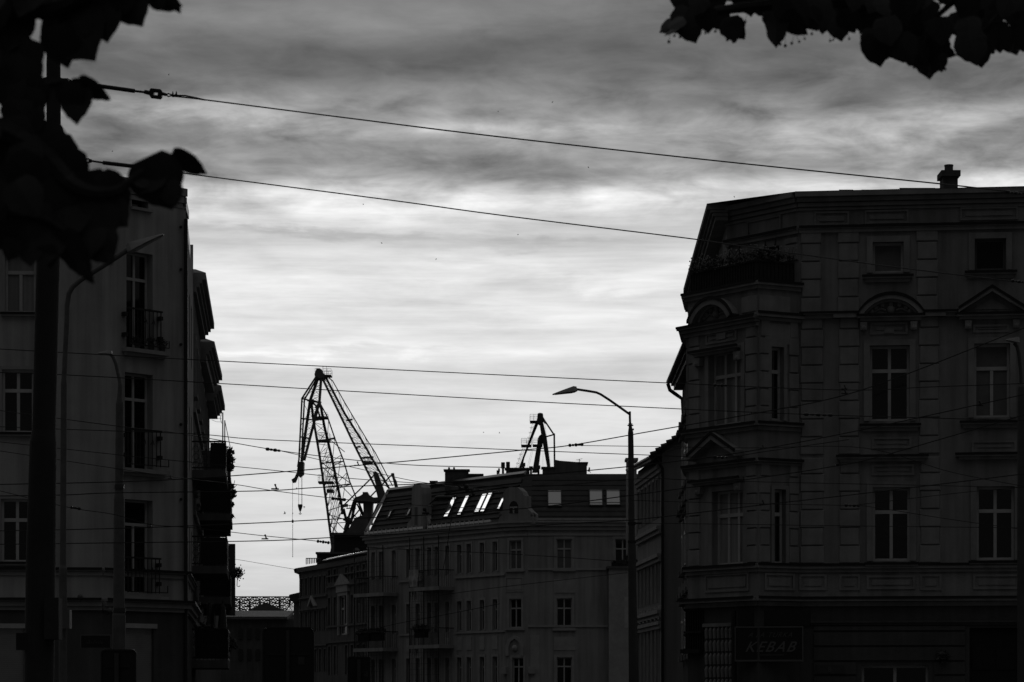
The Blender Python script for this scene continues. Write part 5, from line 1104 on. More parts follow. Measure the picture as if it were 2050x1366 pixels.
cage([(1070, 848), (1060, 890)], 14); cage([(1052, 893), (1037, 938)], 16)
m = MB()
for a, b in (((1068, 898), (1058, 938)), ((1065, 898), (1055, 940)), ((1090, 842), (1102, 930)), ((1098, 902), (1101, 910)), ((1082, 905), (1079, 935)), ((1087, 905), (1087, 938))): m.beam(at(*a, Y2), at(*b, Y2), .3 * K2)
m.build('rope', M['wire'], ck2)
# ------------------------------------------------------------------ masts, lamps, signs
def vert(px, py, Y): p = at(px, py, Y); return p
mast = thing('catenary_mast', 'thick stepped dark mast at the left edge that carries the two upper span wires', 'mast', (at(78, 1366, 25).x, 25, 0))
def zr(y): return zat(y, 25)
kk = 25 / F
mp = [(76, 1560, 31), (78.5, 1366, 29.5), (81.5, 1130, 29.5), (86, 905, 27), (86.5, 885, 26.5), (88, 862, 23.5), (95.5, 560, 23.3), (104, 262, 23), (104.3, 250, 22.5), (107.5, 249, 14.2), (107, 130, 14), (110, 20, 13.4), (113, -120, 13)]
m = MB(); m.tube([at(a, b, 25) for a, b, r in mp], [r * kk for a, b, r in mp], 20)
m.build('pole', M['mast'], mast, False)
def ringclamp(px, py):
    m = MB(); c = at(px, py, 25); m.tube([c - ZUP * .035, c + ZUP * .035], .105, 14); m.abox(c.x - .16, c.x - .07, 24.95, 25.05, c.z - .03, c.z + .03); m.abox(c.x + .08, c.x + .15, 24.96, 25.04, c.z - .035, c.z + .035); m.build('clamp', M['iron'], mast)
ringclamp(107, 166)
m = MB(); c = at(104, 322, 25); m.tube([c - ZUP * .035, c + ZUP * .035], .125, 14); m.abox(c.x + .1, c.x + .2, 24.96, 25.04, c.z - .03, c.z + .03); m.build('clamp', M['iron'], mast)
m = MB(); a, b = at(36, 1302, 25), at(58, 1268, 25); m.abox(a.x, b.x, 24.9, 24.94, a.z, b.z); m.abox(b.x - .04, b.x + .05, 24.93, 24.99, (a.z + b.z) / 2 - .03, (a.z + b.z) / 2 + .03); m.build('tag_plate', M['iron'], mast)
a = at(100, 1240, 25); MB().abox(a.x - .02, a.x + .12, 24.8, 25, a.z - .2, a.z + .2).build('switch_box', M['mast'], mast)

def lamp_head(t, tip, root_, w, h, nm='lamp_head', Y=0, d=.18):
    """flat wedge lantern from its neck to its tip"""
    tip, root_ = Vector(tip), Vector(root_); ax = (tip - root_).normalized(); side = Vector((0, 1, 0)); up_ = ax.cross(side); 
    if up_.z < 0: up_ = -up_
    L_ = (tip - root_).length
    def ringp(f, ww, hu, hd): c = root_ + ax * (L_ * f); return [c - side * ww - up_ * hd, c + side * ww - up_ * hd, c + side * ww * .8 + up_ * hu, c - side * ww * .8 + up_ * hu]
    rs = [ringp(0, d * .5, h * .55, h * .5), ringp(.12, d, h * .75, h * .6), ringp(.55, d * .95, h * .42, h * .32), ringp(1.0, d * .5, h * .06, h * .06)]
    m = MB()
    for a, b in zip(rs[:-1], rs[1:]): m.hexa(a, b)
    o = m.build(nm, M['lamphead'], t)
    g = MB(); q0, q1 = ringp(.2, d * .8, 0, h * .66), ringp(.9, d * .4, 0, h * .22); g.quad(q0[0] - up_ * .0, q0[1], q1[1], q1[0]); g.build('glass', M['frame2'], o)
    return o
# tall lamp on the left
t = thing('street_lamp', 'tall slim street lamp with an upswept curved arm in front of the left house', 'street lamp', (at(127, 1300, 55).x, 55, 0), 'street lamps'); x0 = at(126, 1366, 55).x; k5 = 55 / F
m = MB(); m.tube([(x0, 55, 0), (x0, 55, zat(1138, 55)), (x0, 55, zat(1132, 55)), (x0 + .02, 55, zat(770, 55)), (x0 + .025, 55, zat(755, 55)), at(134, 640, 55)], [8.5 * k5, 8 * k5, 6.2 * k5, 6 * k5, 5 * k5, 5 * k5], 12); m.build('pole', M['lampgrey'], t)
m = MB(); m.tube([at(134, 645, 55), at(134.5, 612, 55), at(138, 588, 55), at(146, 574, 55), at(160, 562, 55), at(185, 546, 55), at(220, 524, 55), at(258, 499, 55)], 5 * k5, 10); m.build('arm', M['lampgrey'], t)
lamp_head(t, at(327, 470, 55), at(254, 500, 55), .2, .13)
a = at(131, 1240, 54.8); m = MB(); m.abox(a.x - .11, a.x + .1, 54.7, 54.86, a.z - .2, a.z + .2); bxo = m.build('control_box', M['framed'], t); MB().abox(a.x + .1, a.x + .125, 54.7, 54.86, a.z - .2, a.z + .2).build('edge_strip', M['frame2'], bxo)  # paler strip along the right edge of the box
# stepped lamp beside it with the signs
t = thing('street_lamp', 'stepped street lamp with a short drooping neck between the left house windows', 'street lamp', (at(238, 1300, 60).x, 60, 0), 'street lamps'); k6 = 60 / F
m = MB(); pts = [(236, 1520, 14), (237, 1366, 14), (238, 1232, 13.5), (238, 1226, 11.5), (238.5, 1000, 10.5), (238.5, 985, 8.5), (239, 900, 8), (239.5, 808, 7.5), (239.5, 796, 4.8), (240.5, 770, 4)]
m.tube([at(a, b, 60) for a, b, r in pts], [r * k6 for a, b, r in pts], 12); m.build('pole', M['lampgrey'], t)
m = MB(); m.tube([at(240.5, 772, 60), at(239, 760, 60), at(232, 728, 60), at(226, 714, 60), at(219, 708, 60)], 3.6 * k6, 8); m.build('arm', M['lampgrey'], t)
lamp_head(t, at(196, 707.5, 60), at(224, 706, 60), .12, .07, d=.12)
m = MB()
for y in (1222, 975): c = at(238.4, y, 60); m.tube([c - ZUP * .05, c + ZUP * .05], (13.4 if y > 1000 else 10.4) * k6, 12)
m.build('collar', M['steel'], t)
sg = thing('street_name_sign', 'small dark street name plate fixed to the stepped lamp post on the left', 'sign', tuple(at(192, 1297, 59.6)))
a, b = at(163, 1297, 59.6), at(221, 1273, 59.6); m = MB(); m.abox(a.x, b.x, 59.58, 59.62, a.z, b.z); m.build('plate', M['signdark'], sg)
m = MB(); m.abox(a.x - .02, b.x + .02, 59.57, 59.63, b.z, b.z + .03); m.abox(a.x - .02, a.x, 59.57, 59.63, a.z, b.z); m.abox(b.x, b.x + .02, 59.57, 59.63, a.z, b.z); m.build('sign_frame', M['framed'], sg)
# worn lettering on the plate, too dark in the photograph to be read: pale strokes of letter height
m = MB(); u = a.x + .13
for i, (w_, h_) in enumerate(((.03, .05), (.04, .09), (.03, .05), (.035, .05), (.02, .09), (.035, .05), (.03, .05), (.02, .08), (.04, .05))): m.abox(u, u + w_ * .7, 59.565, 59.579, a.z + .09, a.z + .09 + h_); u += w_ + .012
m.build('lettering', M['signback'], sg)
def board(px0, py0, px1, Y, lab, zbot, postpx, rad=.09, name='road_sign', plate=None, grp=None):
    t = thing(name, lab, 'road sign', (at(postpx, 1366, Y).x, Y, 0), grp); a, b = at(px0, py0, Y), at(px1, py0, Y); P = Pl((0, Y - .02, 0), (1, 0, 0), ZUP); r = rad; z1 = a.z; x0_, x1_ = a.x, b.x
    pts = [(x0_ + r - r * math.cos(q), zbot + r - r * math.sin(q)) for q in np.linspace(0, math.pi / 2, 5)] + [(x1_ - r + r * math.sin(q), zbot + r - r * math.cos(q)) for q in np.linspace(0, math.pi / 2, 5)] + [(x1_ - r + r * math.cos(q), z1 - r + r * math.sin(q)) for q in np.linspace(0, math.pi / 2, 5)] + [(x0_ + r - r * math.sin(q), z1 - r + r * math.cos(q)) for q in np.linspace(0, math.pi / 2, 5)]
    bo = MB().poly(P, pts, 0, .012).build('board', M['signdark'], t)
    m = MB(); 
    for i in range(len(pts)): p, q = pts[i], pts[(i + 1) % len(pts)]; m.beam(P.pt(*p, .02), P.pt(*q, .02), .03)
    for z in (zbot + (z1 - zbot) * .25, zbot + (z1 - zbot) * .75): m.box(P, x0_ + .1, x1_ - .1, z - .025, z + .025, .013, .04)
    m.build('rim', M['iron'], bo); px_ = at(postpx, 1300, Y).x
    MB().tube([(px_, Y - .1, 0), (px_, Y - .1, z1 - .06)], .045, 10).build('post', M['steel'], t)
    if plate: c, d = at(plate[0], plate[3], Y), at(plate[2], plate[1], Y); MB().abox(c.x, d.x, Y - .05, Y - .035, c.z, d.z).build('sticker', M['signback'], bo)
    return t
board(527, 1257, 628, 60, 'large dark back of a road sign with rounded corners below the distant hall', zat(1470, 60), 577, .11, plate=(597, 1315, 610, 1331), grp='backs of road signs')
board(697, 1316, 741, 66, 'smaller dark back of a road sign below the left balcony stack of the mansard house', zat(1440, 66), 719, .04, plate=(729, 1344, 737, 1355), grp='backs of road signs')
board(204, 1302, 272, 50, 'dark back of a road sign with rounded corners in front of the stepped lamp post', zat(1430, 50), 235, .07, grp='backs of road signs')
# middle lamp
t = thing('street_lamp', 'dark stepped street lamp with a long angled arm reaching left against the sky', 'street lamp', (at(1268, 1366, 62).x, 62, 0), 'street lamps'); k6 = 62 / F
pts = [(1269.5, 1560, 10.5), (1268.5, 1366, 10), (1266, 1180, 8.6), (1265, 1092, 8), (1264.5, 1080, 6.8), (1263.5, 1000, 6.3), (1263, 900, 5.8), (1262.5, 866, 5.5), (1262, 856, 3.6), (1261.5, 850, 3.2)]
m = MB(); m.tube([at(a, b, 62) for a, b, r in pts], [r * k6 for a, b, r in pts], 14); m.build('pole', M['steel'], t)
m = MB(); m.tube([at(1261.6, 852, 62), at(1261, 838, 62), at(1260.8, 824, 62)], 2.5 * k6, 8); m.tube([at(1261, 830, 62), at(1240, 815, 62), at(1220, 801, 62), at(1203, 790, 62), at(1194, 786, 62), at(1180, 783.5, 62), at(1150, 779, 62)], 2.5 * k6, 8); m.build('arm', M['steel'], t)
lamp_head(t, at(1106, 790, 62), at(1155, 779, 62), .2, .095)
m = MB(); c = at(1262, 852, 62); m.abox(c.x - .07, c.x + .07, 61.96, 62.04, c.z - .012, c.z + .012); c = at(1262, 849, 62); m.abox(c.x - .05, c.x + .05, 61.97, 62.03, c.z - .01, c.z + .01); c = at(1266.5, 860, 62); m.abox(c.x, c.x + .03, 61.97, 62.03, c.z - .02, c.z + .02); m.build('clamp', M['iron'], t)
m = MB()
for y in (1048, 1085): c = at(1264.8, y, 62); m.tube([c - ZUP * .03, c + ZUP * .03], 8.6 * k6, 12)
c = at(1275, 1048, 62); m.abox(c.x - .05, c.x + .12, 61.97, 62.03, c.z - .02, c.z + .02); m.build('wire_clamp', M['iron'], t)
# lamp at the right edge
t = thing('street_lamp', 'stepped street lamp at the right edge of the picture, its small head turned left', 'street lamp', (at(2046, 1366, 60).x, 60, 0), 'street lamps'); k6 = 60 / F
pts = [(2050, 1520, 12.5), (2049, 1366, 12.5), (2047, 1000, 10.5), (2046, 985, 9), (2045.5, 800, 8.5), (2045, 776, 7.5), (2044.5, 768, 4.6)]
m = MB(); m.tube([at(a, b, 60) for a, b, r in pts], [r * k6 for a, b, r in pts], 12); m.build('pole', M['steel'], t)
m = MB(); m.tube([at(2044.5, 772, 60), at(2044, 750, 60), at(2040, 710, 60), at(2036, 694, 60), at(2030, 687, 60)], 3.6 * k6, 8); m.build('arm', M['steel'], t); lamp_head(t, at(2013, 681, 60), at(2040, 682, 60), .14, .1, d=.13)

# ------------------------------------------------------------------ overhead wires
def smooth(pts, n=10):
    P_ = [Vector(p) for p in pts]; out = []
    for i in range(len(P_) - 1):
        p0, p1, p2, p3 = P_[max(i - 1, 0)], P_[i], P_[i + 1], P_[min(i + 2, len(P_) - 1)]
        for j in range(n):
            t_ = j / n; out.append(.5 * ((2 * p1) + (p2 - p0) * t_ + (2 * p0 - 5 * p1 + 4 * p2 - p3) * t_ * t_ + (3 * p1 - p0 - 3 * p2 + p3) * t_ ** 3))
    out.append(P_[-1]); return out
def insulator(t, A, B, n=5, r=.045, name='insulator'):
    A, B = Vector(A), Vector(B); m = MB(); pts = []; rs = []
    for i in range(n):
        for f, q in ((.05, .35), (.25, .9), (.5, 1.0), (.75, .9), (.95, .35)): pts.append(A.lerp(B, (i + f) / n)); rs.append(r * q * (1 if i % 2 == 0 else .72))
    m.tube(pts, rs, 8); return m.build(name, M['porcelain'], t, True)
def wire(label, pts, Y0, Y1, w=1.8, ins=(), hang=(), name='span_wire', grp='overhead wires of the tram crossing', YY=None):
    xa, xb = pts[0][0], pts[-1][0]; f = lambda x: Y0 + (Y1 - Y0) * (x - xa) / (xb - xa)
    W_ = [at(x, y, f(x)) for x, y in pts]; t = thing(name, label, 'wire', tuple(W_[0]), grp)
    c = smooth(W_, 8); m = MB(); m.tube(c, [w * .5 * p.y / F for p in c], 5); m.build('cable', M['wire'], t)
    for x0, y0, x1, y1, n in ins: insulator(t, at(x0, y0, f(x0)), at(x1, y1, f(x1)), n, 3.6 * f(x0) / F)
    for x, y, s in hang:
        k_ = f(x) / F; c_ = at(x, y, f(x)); m = MB(); m.tube([c_ - rt * 7 * k_ * s, c_ + rt * 8 * k_ * s], 1.6 * k_ * s, 6); m.tube([c_ + rt * 4 * k_ * s - ZUP * .5 * k_, c_ + rt * 1 * k_ * s + ZUP * 8 * k_ * s], [2.2 * k_ * s, 1.2 * k_ * s], 6); m.ball(c_ + rt * 1 * k_ * s + ZUP * 8 * k_ * s, 2.2 * k_ * s, 6, 5); m.build('hanger', M['iron'], t)
    return t, f
# the two upper span wires with turnbuckles
t, f = wire('topmost span wire, with a frame shaped turnbuckle near the left mast', [(410, 200), (700, 237), (1025, 277), (1480, 327), (1880, 368), (2050, 387), (2200, 404)], 25.6, 66, 2.9, ins=((2015, 384, 2046, 388, 4),))
def px(x, y, Y=25.2): return at(x, y, Y)
kx = 25.2 / F
m = MB(); m.tube([px(135, 160), px(148, 166), px(152, 167)], 3 * kx, 6); m.tube([px(150, 166), px(165, 168)], 2 * kx, 6); m.tube([px(165 + 6 * math.cos(a), 168 + 5 * math.sin(a)) for a in np.linspace(0, 6.283, 11)], 1.6 * kx, 5, False)
m.tube([px(170, 169), px(195, 172)], 2 * kx, 6); m.tube([px(195, 172), px(270, 182.5)], 4.2 * kx, 8); m.tube([px(270, 182.5), px(290, 185)], 2.4 * kx, 6); m.tube([px(289, 184), px(302, 187)], [4 * kx, 4.6 * kx], 8); m.build('tension_rod', M['iron'], t)
P = Pl((0, 25.2, 0), (1, 0, 0), ZUP); X = lambda x, y: (at(x, y, 25.2).x, at(x, y, 25.2).z)
m = MB(); o_ = [X(303, 178.5), X(322, 180.5), X(325.5, 184), X(324, 195), X(320.5, 198), X(302, 195.5), X(299.5, 192), X(300.5, 181)]; i_ = [X(309, 184), X(316.5, 184.5), X(317, 185), X(316.3, 192), X(316, 192.5), X(308.5, 192), X(308, 191.5), X(308.5, 184.5)]
m.band(P, o_ + o_[:1], i_ + i_[:1], -.035, .035); m.build('turnbuckle', M['iron'], t)
m = MB(); m.tube([px(325, 188), px(333, 190)], [3.6 * kx, 3 * kx], 6); m.tube([px(333, 190), px(337, 187.5), px(343, 190), px(345, 191.5), px(337, 193.5), px(333, 190.5)], 1.4 * kx, 5)
m.tube([px(344, 191), px(370, 191.5), px(392, 196, 25.4), px(411, 200.5, 25.6)], 1.5 * kx, 5); m.tube([px(344, 192.5), px(370, 195), px(395, 198, 25.4), px(411, 200.5, 25.6)], 1.5 * kx, 5)
for x in (346, 353): m.tube([px(x, 194.5), px(x, 190), px(x, 183)], [2.2 * kx, 2.4 * kx, .7 * kx], 6); m.abox(px(x - 2.5, 190).x, px(x + 2.5, 190).x, 25.16, 25.24, px(x, 193).z, px(x, 190.5).z)
m.build('wire_clamp', M['iron'], t)
t, f = wire('second span wire from the top, starting at a ring below the leaves on the left', [(285, 335.5), (405, 352), (790, 402), (1025, 434), (1390, 479), (1500, 495), (1800, 536), (2050, 566), (2200, 585)], 25.5, 66, 2.5, ins=((2025, 562, 2050, 565, 4),))
m = MB(); m.tube([px(164, 322), px(168, 323), px(171, 318.5), px(178, 318.5), px(182, 322), px(178, 326), px(171, 326), px(167, 323)], 1.5 * kx, 5); m.ball(px(181, 322.5), 4 * kx, 8, 6); m.tube([px(182, 322.5), px(206, 326)], 2 * kx, 6); m.tube([px(206, 326), px(282, 335)], 4 * kx, 8); m.tube([px(280, 335), px(300, 338)], 2.2 * kx, 6); m.build('tension_rod', M['iron'], t)
# wires across the crossing
wire('thin wire crossing just above the tip of the big crane', [(-80, 695), (0, 699), (440, 723), (1025, 752), (1340, 767), (1690, 781), (1860, 775), (2050, 768), (2120, 765)], 58, 52, 1.9, ins=((1428, 771, 1456, 772, 4),), hang=((1690, 779, .8),))
wire('thin wire crossing the big crane a little below its tip', [(-80, 744), (115, 750), (440, 768), (640, 780), (1025, 802), (1280, 815), (1620, 830), (2050, 842), (2120, 844)], 57, 50, 1.9, ins=((1608, 829.5, 1668, 831.5, 5),))
wire('wire sagging from the left edge past the top balcony to the big crane', [(-60, 812), (0, 822), (111, 837), (248, 855), (360, 868), (520, 896), (600, 908), (716, 922), (840, 932), (1010, 936)], 54, 74, 1.7, ins=((532, 899, 562, 903, 4),))
wire('branch wire that leaves the sagging wire at its insulator left of the big crane', [(562, 903), (580, 907), (716, 938), (840, 965), (1000, 985)], 62.3, 74, 1.4)
wire('nearly level wire running behind the middle lamp above the small crane deck', [(-60, 852), (111, 859), (388, 869), (520, 880), (840, 893), (1083, 903), (1290, 911), (1440, 916), (1540, 903), (1700, 880)], 56, 60, 1.7, ins=((1428, 915.5, 1458, 916, 4),))
wire('long contact wire rising to the right edge, with the insulator left of the middle lamp', [(-60, 971), (0, 970), (233, 965), (388, 958), (540, 947), (716, 932), (840, 921), (1050, 901), (1140, 892), (1290, 866), (1365, 853), (1505, 829), (1673, 796), (1821, 747), (2050, 657), (2100, 637)], 60, 46, 2.2, ins=((1138, 892, 1168, 890, 5),), hang=((715, 932, .8), (1690, 788, .9), (1503, 829, .5)), name='contact_wire')
wire('thin level guy wire leaving the insulator left of the middle lamp', [(1150, 892), (1290, 894), (1500, 897), (1729, 897), (1903, 945), (2050, 974), (2110, 986)], 56.5, 58, 1.4)
wire('contact wire with a bird shaped hanger left of the big crane', [(-60, 993), (0, 993), (134, 991), (227, 987), (520, 983), (640, 976), (840, 969), (1000, 957), (1180, 942), (1368, 922), (1526, 899), (1729, 860), (2050, 790), (2100, 779)], 60, 46, 2.1, hang=((550, 979, 1.0), (1526, 898, .7), (1960, 812, 1.0)), name='contact_wire')
wire('contact wire crossing the foot of the big crane and the gable of the mansard roof', [(-60, 1064), (112, 1061), (300, 1056), (520, 1047), (656, 1040), (840, 1032), (1060, 1017), (1277, 990), (1546, 953), (1679, 932), (1762, 914), (2050, 831), (2100, 816)], 60, 46, 2.1, hang=((1679, 930, 1.0), (300, 1055, .7)), name='contact_wire')
wire('lowest contact wire, running below the gutter of the mansard roof', [(-60, 1091), (0, 1090), (227, 1087), (520, 1083), (670, 1076), (891, 1064), (1024, 1056), (1143, 1048), (1277, 1040), (1526, 1011), (1729, 988), (2050, 949), (2100, 943)], 60, 46, 2.1, hang=((530, 1079, .9), (1526, 1010, .9)), name='contact_wire')
wire('wire crossing the lower jib of the big crane and the house on the right', [(-60, 880), (0, 885), (248, 912), (388, 926), (540, 941), (740, 961), (1040, 975), (1273, 959), (1381, 961), (1571, 966), (2050, 976), (2100, 977)], 57, 50, 1.5)
wire('wire that ends at the insulators in front of the crane foot', [(-60, 894), (0, 903), (119, 921), (238, 939), (362, 957), (470, 970), (557, 984), (700, 1001), (860, 1013), (1000, 1020)], 55, 72, 1.5, ins=((664, 998, 692, 1001, 5),), hang=((340, 958, .6),))
wire('low wire from the left edge to the insulator above the ornate terrace house', [(-60, 970), (0, 983), (137, 1016), (227, 1030), (300, 1050), (388, 1057), (520, 1072), (630, 1083), (740, 1096), (997, 1108), (1143, 1117), (1225, 1123), (1262, 1126)], 55, 62, 1.5, ins=((634, 1083.5, 660, 1087, 5), (140, 1015, 162, 1019, 3)))
wire('thin wire from the lowest balconies to the gutter of the ornate terrace house', [(455, 1117), (520, 1128), (590, 1140)], 89, 187, .9)
wire('thin wire sloping down in front of the right balcony stack', [(760, 1257), (799, 1248), (911, 1227), (1000, 1209)], 70, 72, 1.2)
wire('thin wire sloping across the blank front of the mansard house', [(880, 1192), (1000, 1176), (1218, 1151), (1264, 1146)], 70, 62.2, 1.2)
wire('guy wire from the middle lamp post crossing the third window row of the right house', [(1264, 1002), (1400, 1006), (1526, 1009), (1692, 1012), (1737, 1014), (1903, 1040), (2047, 1060)], 61.8, 60, 1.4, ins=((1690, 1011.5, 1722, 1013, 4),))
wire('lower guy wire from the middle lamp post to the right edge lamp', [(1266, 1048), (1400, 1049), (1700, 1053), (2047, 1057)], 61.8, 60, 1.4)
wire('short wire rising to the right edge at the third window row', [(1700, 1013), (1816, 999), (1930, 986), (2050, 975), (2110, 968)], 56, 54, 1.4)
wire('wire from the insulator below the string course rising to the upper right', [(1450, 958), (1700, 905), (1860, 872), (2050, 829)], 55, 50, 1.4) if False else None
# suspended street lamp over the crossing and its drop cable
t = thing('suspended_lamp', 'dark oblong lamp hung on a wire in front of the mansard roof', 'lamp', tuple(at(889, 996, 50)))
c_ = at(889, 997, 50); m = MB(); k_ = 50 / F
m.tube([c_ - rt * 18 * k_, c_ - rt * 14 * k_, c_, c_ + rt * 13 * k_, c_ + rt * 17 * k_], [2 * k_, 5 * k_, 6 * k_, 4.5 * k_, 1.5 * k_], 10); m.build('housing', M['signdark'], t, True); MB().tube([c_ - rt * 10 * k_ - ZUP * 3 * k_, c_ + rt * 8 * k_ - ZUP * 3 * k_], 4.2 * k_, 10).build('glass', M['framed'], t)
m = MB()
for x0, y0, x1, y1 in ((889, 991, 905, 984), (905, 984, 935, 978), (872, 998, 860, 1010), (918, 978, 946, 981), (928, 968, 934, 985), (917, 972, 925, 980), (935, 982, 950, 990), (946, 984, 950, 992)): m.tube([at(x0, y0, 50), at(x1, y1, 50)], 1.6 * k_, 5)
m.ball(at(934, 974, 50), 4.5 * k_, 8, 6); m.ball(at(948, 990, 50), 3.5 * k_, 8, 6); m.ball(at(911, 993, 50), 3 * k_, 8, 6); m.build('bracket', M['iron'], t)
wire('loose drop cable hanging from the suspended lamp in front of the balconies', [(911, 992), (907, 1020), (900, 1060), (893, 1110), (887, 1140)], 50, 50.5, 1.6, name='drop_cable')
# signal light on a wire in front of the first gable
t = thing('wire_fitting', 'small dark hooded wire fitting in front of the left gable of the mansard roof', 'fitting', tuple(at(852, 1022, 52))); m = MB(); k_ = 52 / F
m.ball(at(850, 1020, 52), 4 * k_, 8, 6); m.tube([at(845, 1028, 52), at(860, 1027, 52)], 2.4 * k_, 6); m.tube([at(850, 1018, 52), at(856, 1032, 52)], 2 * k_, 6); m.build('body', M['iron'], t)

# ------------------------------------------------------------------ birds
def bird(name, lab, px_, py_, Y, span, ang, wing, grp):
    c_ = at(px_, py_, Y); t = thing(name, lab, 'bird', tuple(c_), grp); s = span / 2; fw = Vector((math.cos(ang), .3, math.sin(ang))).normalized(); sd = Vector((-math.sin(ang) * .6, .75, math.cos(ang) * .6)).normalized()
    m = MB(); m.tube([c_ - fw * s * .55, c_ - fw * s * .3, c_, c_ + fw * s * .3, c_ + fw * s * .48], [.02 * s, .10 * s, .15 * s, .11 * s, .03 * s], 8); m.build('body', M['bird'], t, True)
    for q in (-1, 1):
        m = MB(); a = c_ + fw * s * .2; b = c_ - fw * s * .12; w1_ = c_ + sd * q * s * .5 + ZUP * wing * s * .5 + fw * s * .22; w2_ = w1_ - fw * s * .3; w3_ = c_ + sd * q * s + ZUP * wing * s * .15 - fw * s * .15; th = Vector((0, 0, .02 * s))
        m.hexa([a, w1_, w2_, b], [a + th, w1_ + th, w2_ + th, b + th]); m.hexa([w1_, w3_, w2_], [w1_ + th, w3_ + th, w2_ + th]); m.build('wing', M['bird'], t)
sw_ = [(997, 223, 'tiny swift high in the middle of the sky, lower left of a second one'), (1106, 205, 'tiny swift high in the sky, upper right of the first one near the top middle'), (1178, 335, 'tiny swift below the top span wire right of the middle'), (1037, 470, 'tiny swift over the pale clouds between the two span wires and the middle lamp'), (873, 519, 'tiny swift low over the pale sky, the lowest one left of the middle'), (764, 487, 'tiny swift left of the middle, under the second span wire'), (727, 409, 'tiny swift close above the bright band, the leftmost over the open sky'), (338, 150, 'tiny swift above the turnbuckle on the left'), (1470, 394, 'tiny swift left of the roof corner of the right house'), (1482, 407, 'tiny swift nearest the roof edge of the right house'), (225, 303, 'tiny swift between the left mast leaves and the second span wire')]
for i, (x, y, lab) in enumerate(sw_): bird('swift', lab, x, y, 300, 6.5 * 300 / F, i * 2.1, .35 if i % 2 else -.25, 'swifts in the sky')
for i, (x, y, s, lab) in enumerate(((570, 1028, 12, 'gull gliding left of the big crane hook'), (609, 1016, 9, 'gull flying just right of the big crane hook'), (594, 978, 7, 'small gull under the tip of the big crane fly jib'), (1000, 867, 6, 'gull flying left of the small crane'), (968, 866, 5, 'small gull left of the other one near the small crane'))): bird('gull', lab, x, y, 330, s * 330 / F, .5 + i, .6, 'gulls around the cranes')
t = thing('perched_bird', 'dark bird perched on the contact wire above the mansard roof ridge', 'bird', tuple(at(1180, 943, 54.6))); k_ = 54.6 / F
m = MB(); m.tube([at(1177.5, 945, 54.6), at(1178.5, 942, 54.6), at(1180, 939, 54.6), at(1179.5, 936.5, 54.6), at(1181.5, 936, 54.6)], [.4 * k_, 1.6 * k_, 2 * k_, 1.3 * k_, .3 * k_], 8); m.build('body', M['bird'], t, True); MB().tube([at(1178.5, 942, 54.6), at(1183, 947, 54.6)], [1.2 * k_, .4 * k_], 6).build('tail', M['bird'], t)

# ------------------------------------------------------------------ foreground lime leaves
JIT = .03
def leaf(m, base, tip, normal, width, rnd, curl=.12):
    ax = tip - base; L_ = ax.length; ax = ax / L_; n_ = (normal - ax * normal.dot(ax)).normalized(); sd = ax.cross(n_)
    prof = [(0.02, .05), (-.05, .20), (-.05, .33), (.02, .43), (.12, .50), (.25, .53), (.38, .53), (.51, .49), (.64, .41), (.75, .30), (.84, .18), (.91, .08), (1.0, 0.0)]
    b = len(m.v); N = len(prof)
    for t_, w_ in prof: m.v.append(base + ax * (t_ * L_) - n_ * (curl * L_ * t_ * t_))
    for s in (-1, 1):
        for i, (t_, w_) in enumerate(prof):
            j = 1 + rnd.uniform(-JIT, JIT); m.v.append(base + ax * (t_ * L_ + (.02 * L_ * (i % 2))) + sd * (s * w_ * width * j) - n_ * (curl * L_ * t_ * t_ + .10 * w_ * width))
    for k, s in enumerate((-1, 1)):
        o = b + N * (k + 1)
        for i in range(N - 1):
            q = (b + i, b + i + 1, o + i + 1, o + i); m.f.append(q if s < 0 else q[::-1])
def pleaf(m, px_, py_, Y, size, ang, tilt, rnd, aspect=.92):
    c_ = at(px_, py_, Y); k_ = Y / F; a = math.radians(ang); ax = (rt * math.cos(a) + upv * math.sin(a)).normalized()
    nrm_ = (-fwd); sd = ax.cross(nrm_); nn = nrm_ * math.cos(tilt) + sd * math.sin(tilt); pit = rnd.uniform(-.3, .3); ax2 = (ax * math.cos(pit) + fwd * math.sin(pit)).normalized()
    L_ = size * k_; leaf(m, c_ - ax2 * L_ * .47, c_ + ax2 * L_ * .53, nn, L_ * aspect, rnd)
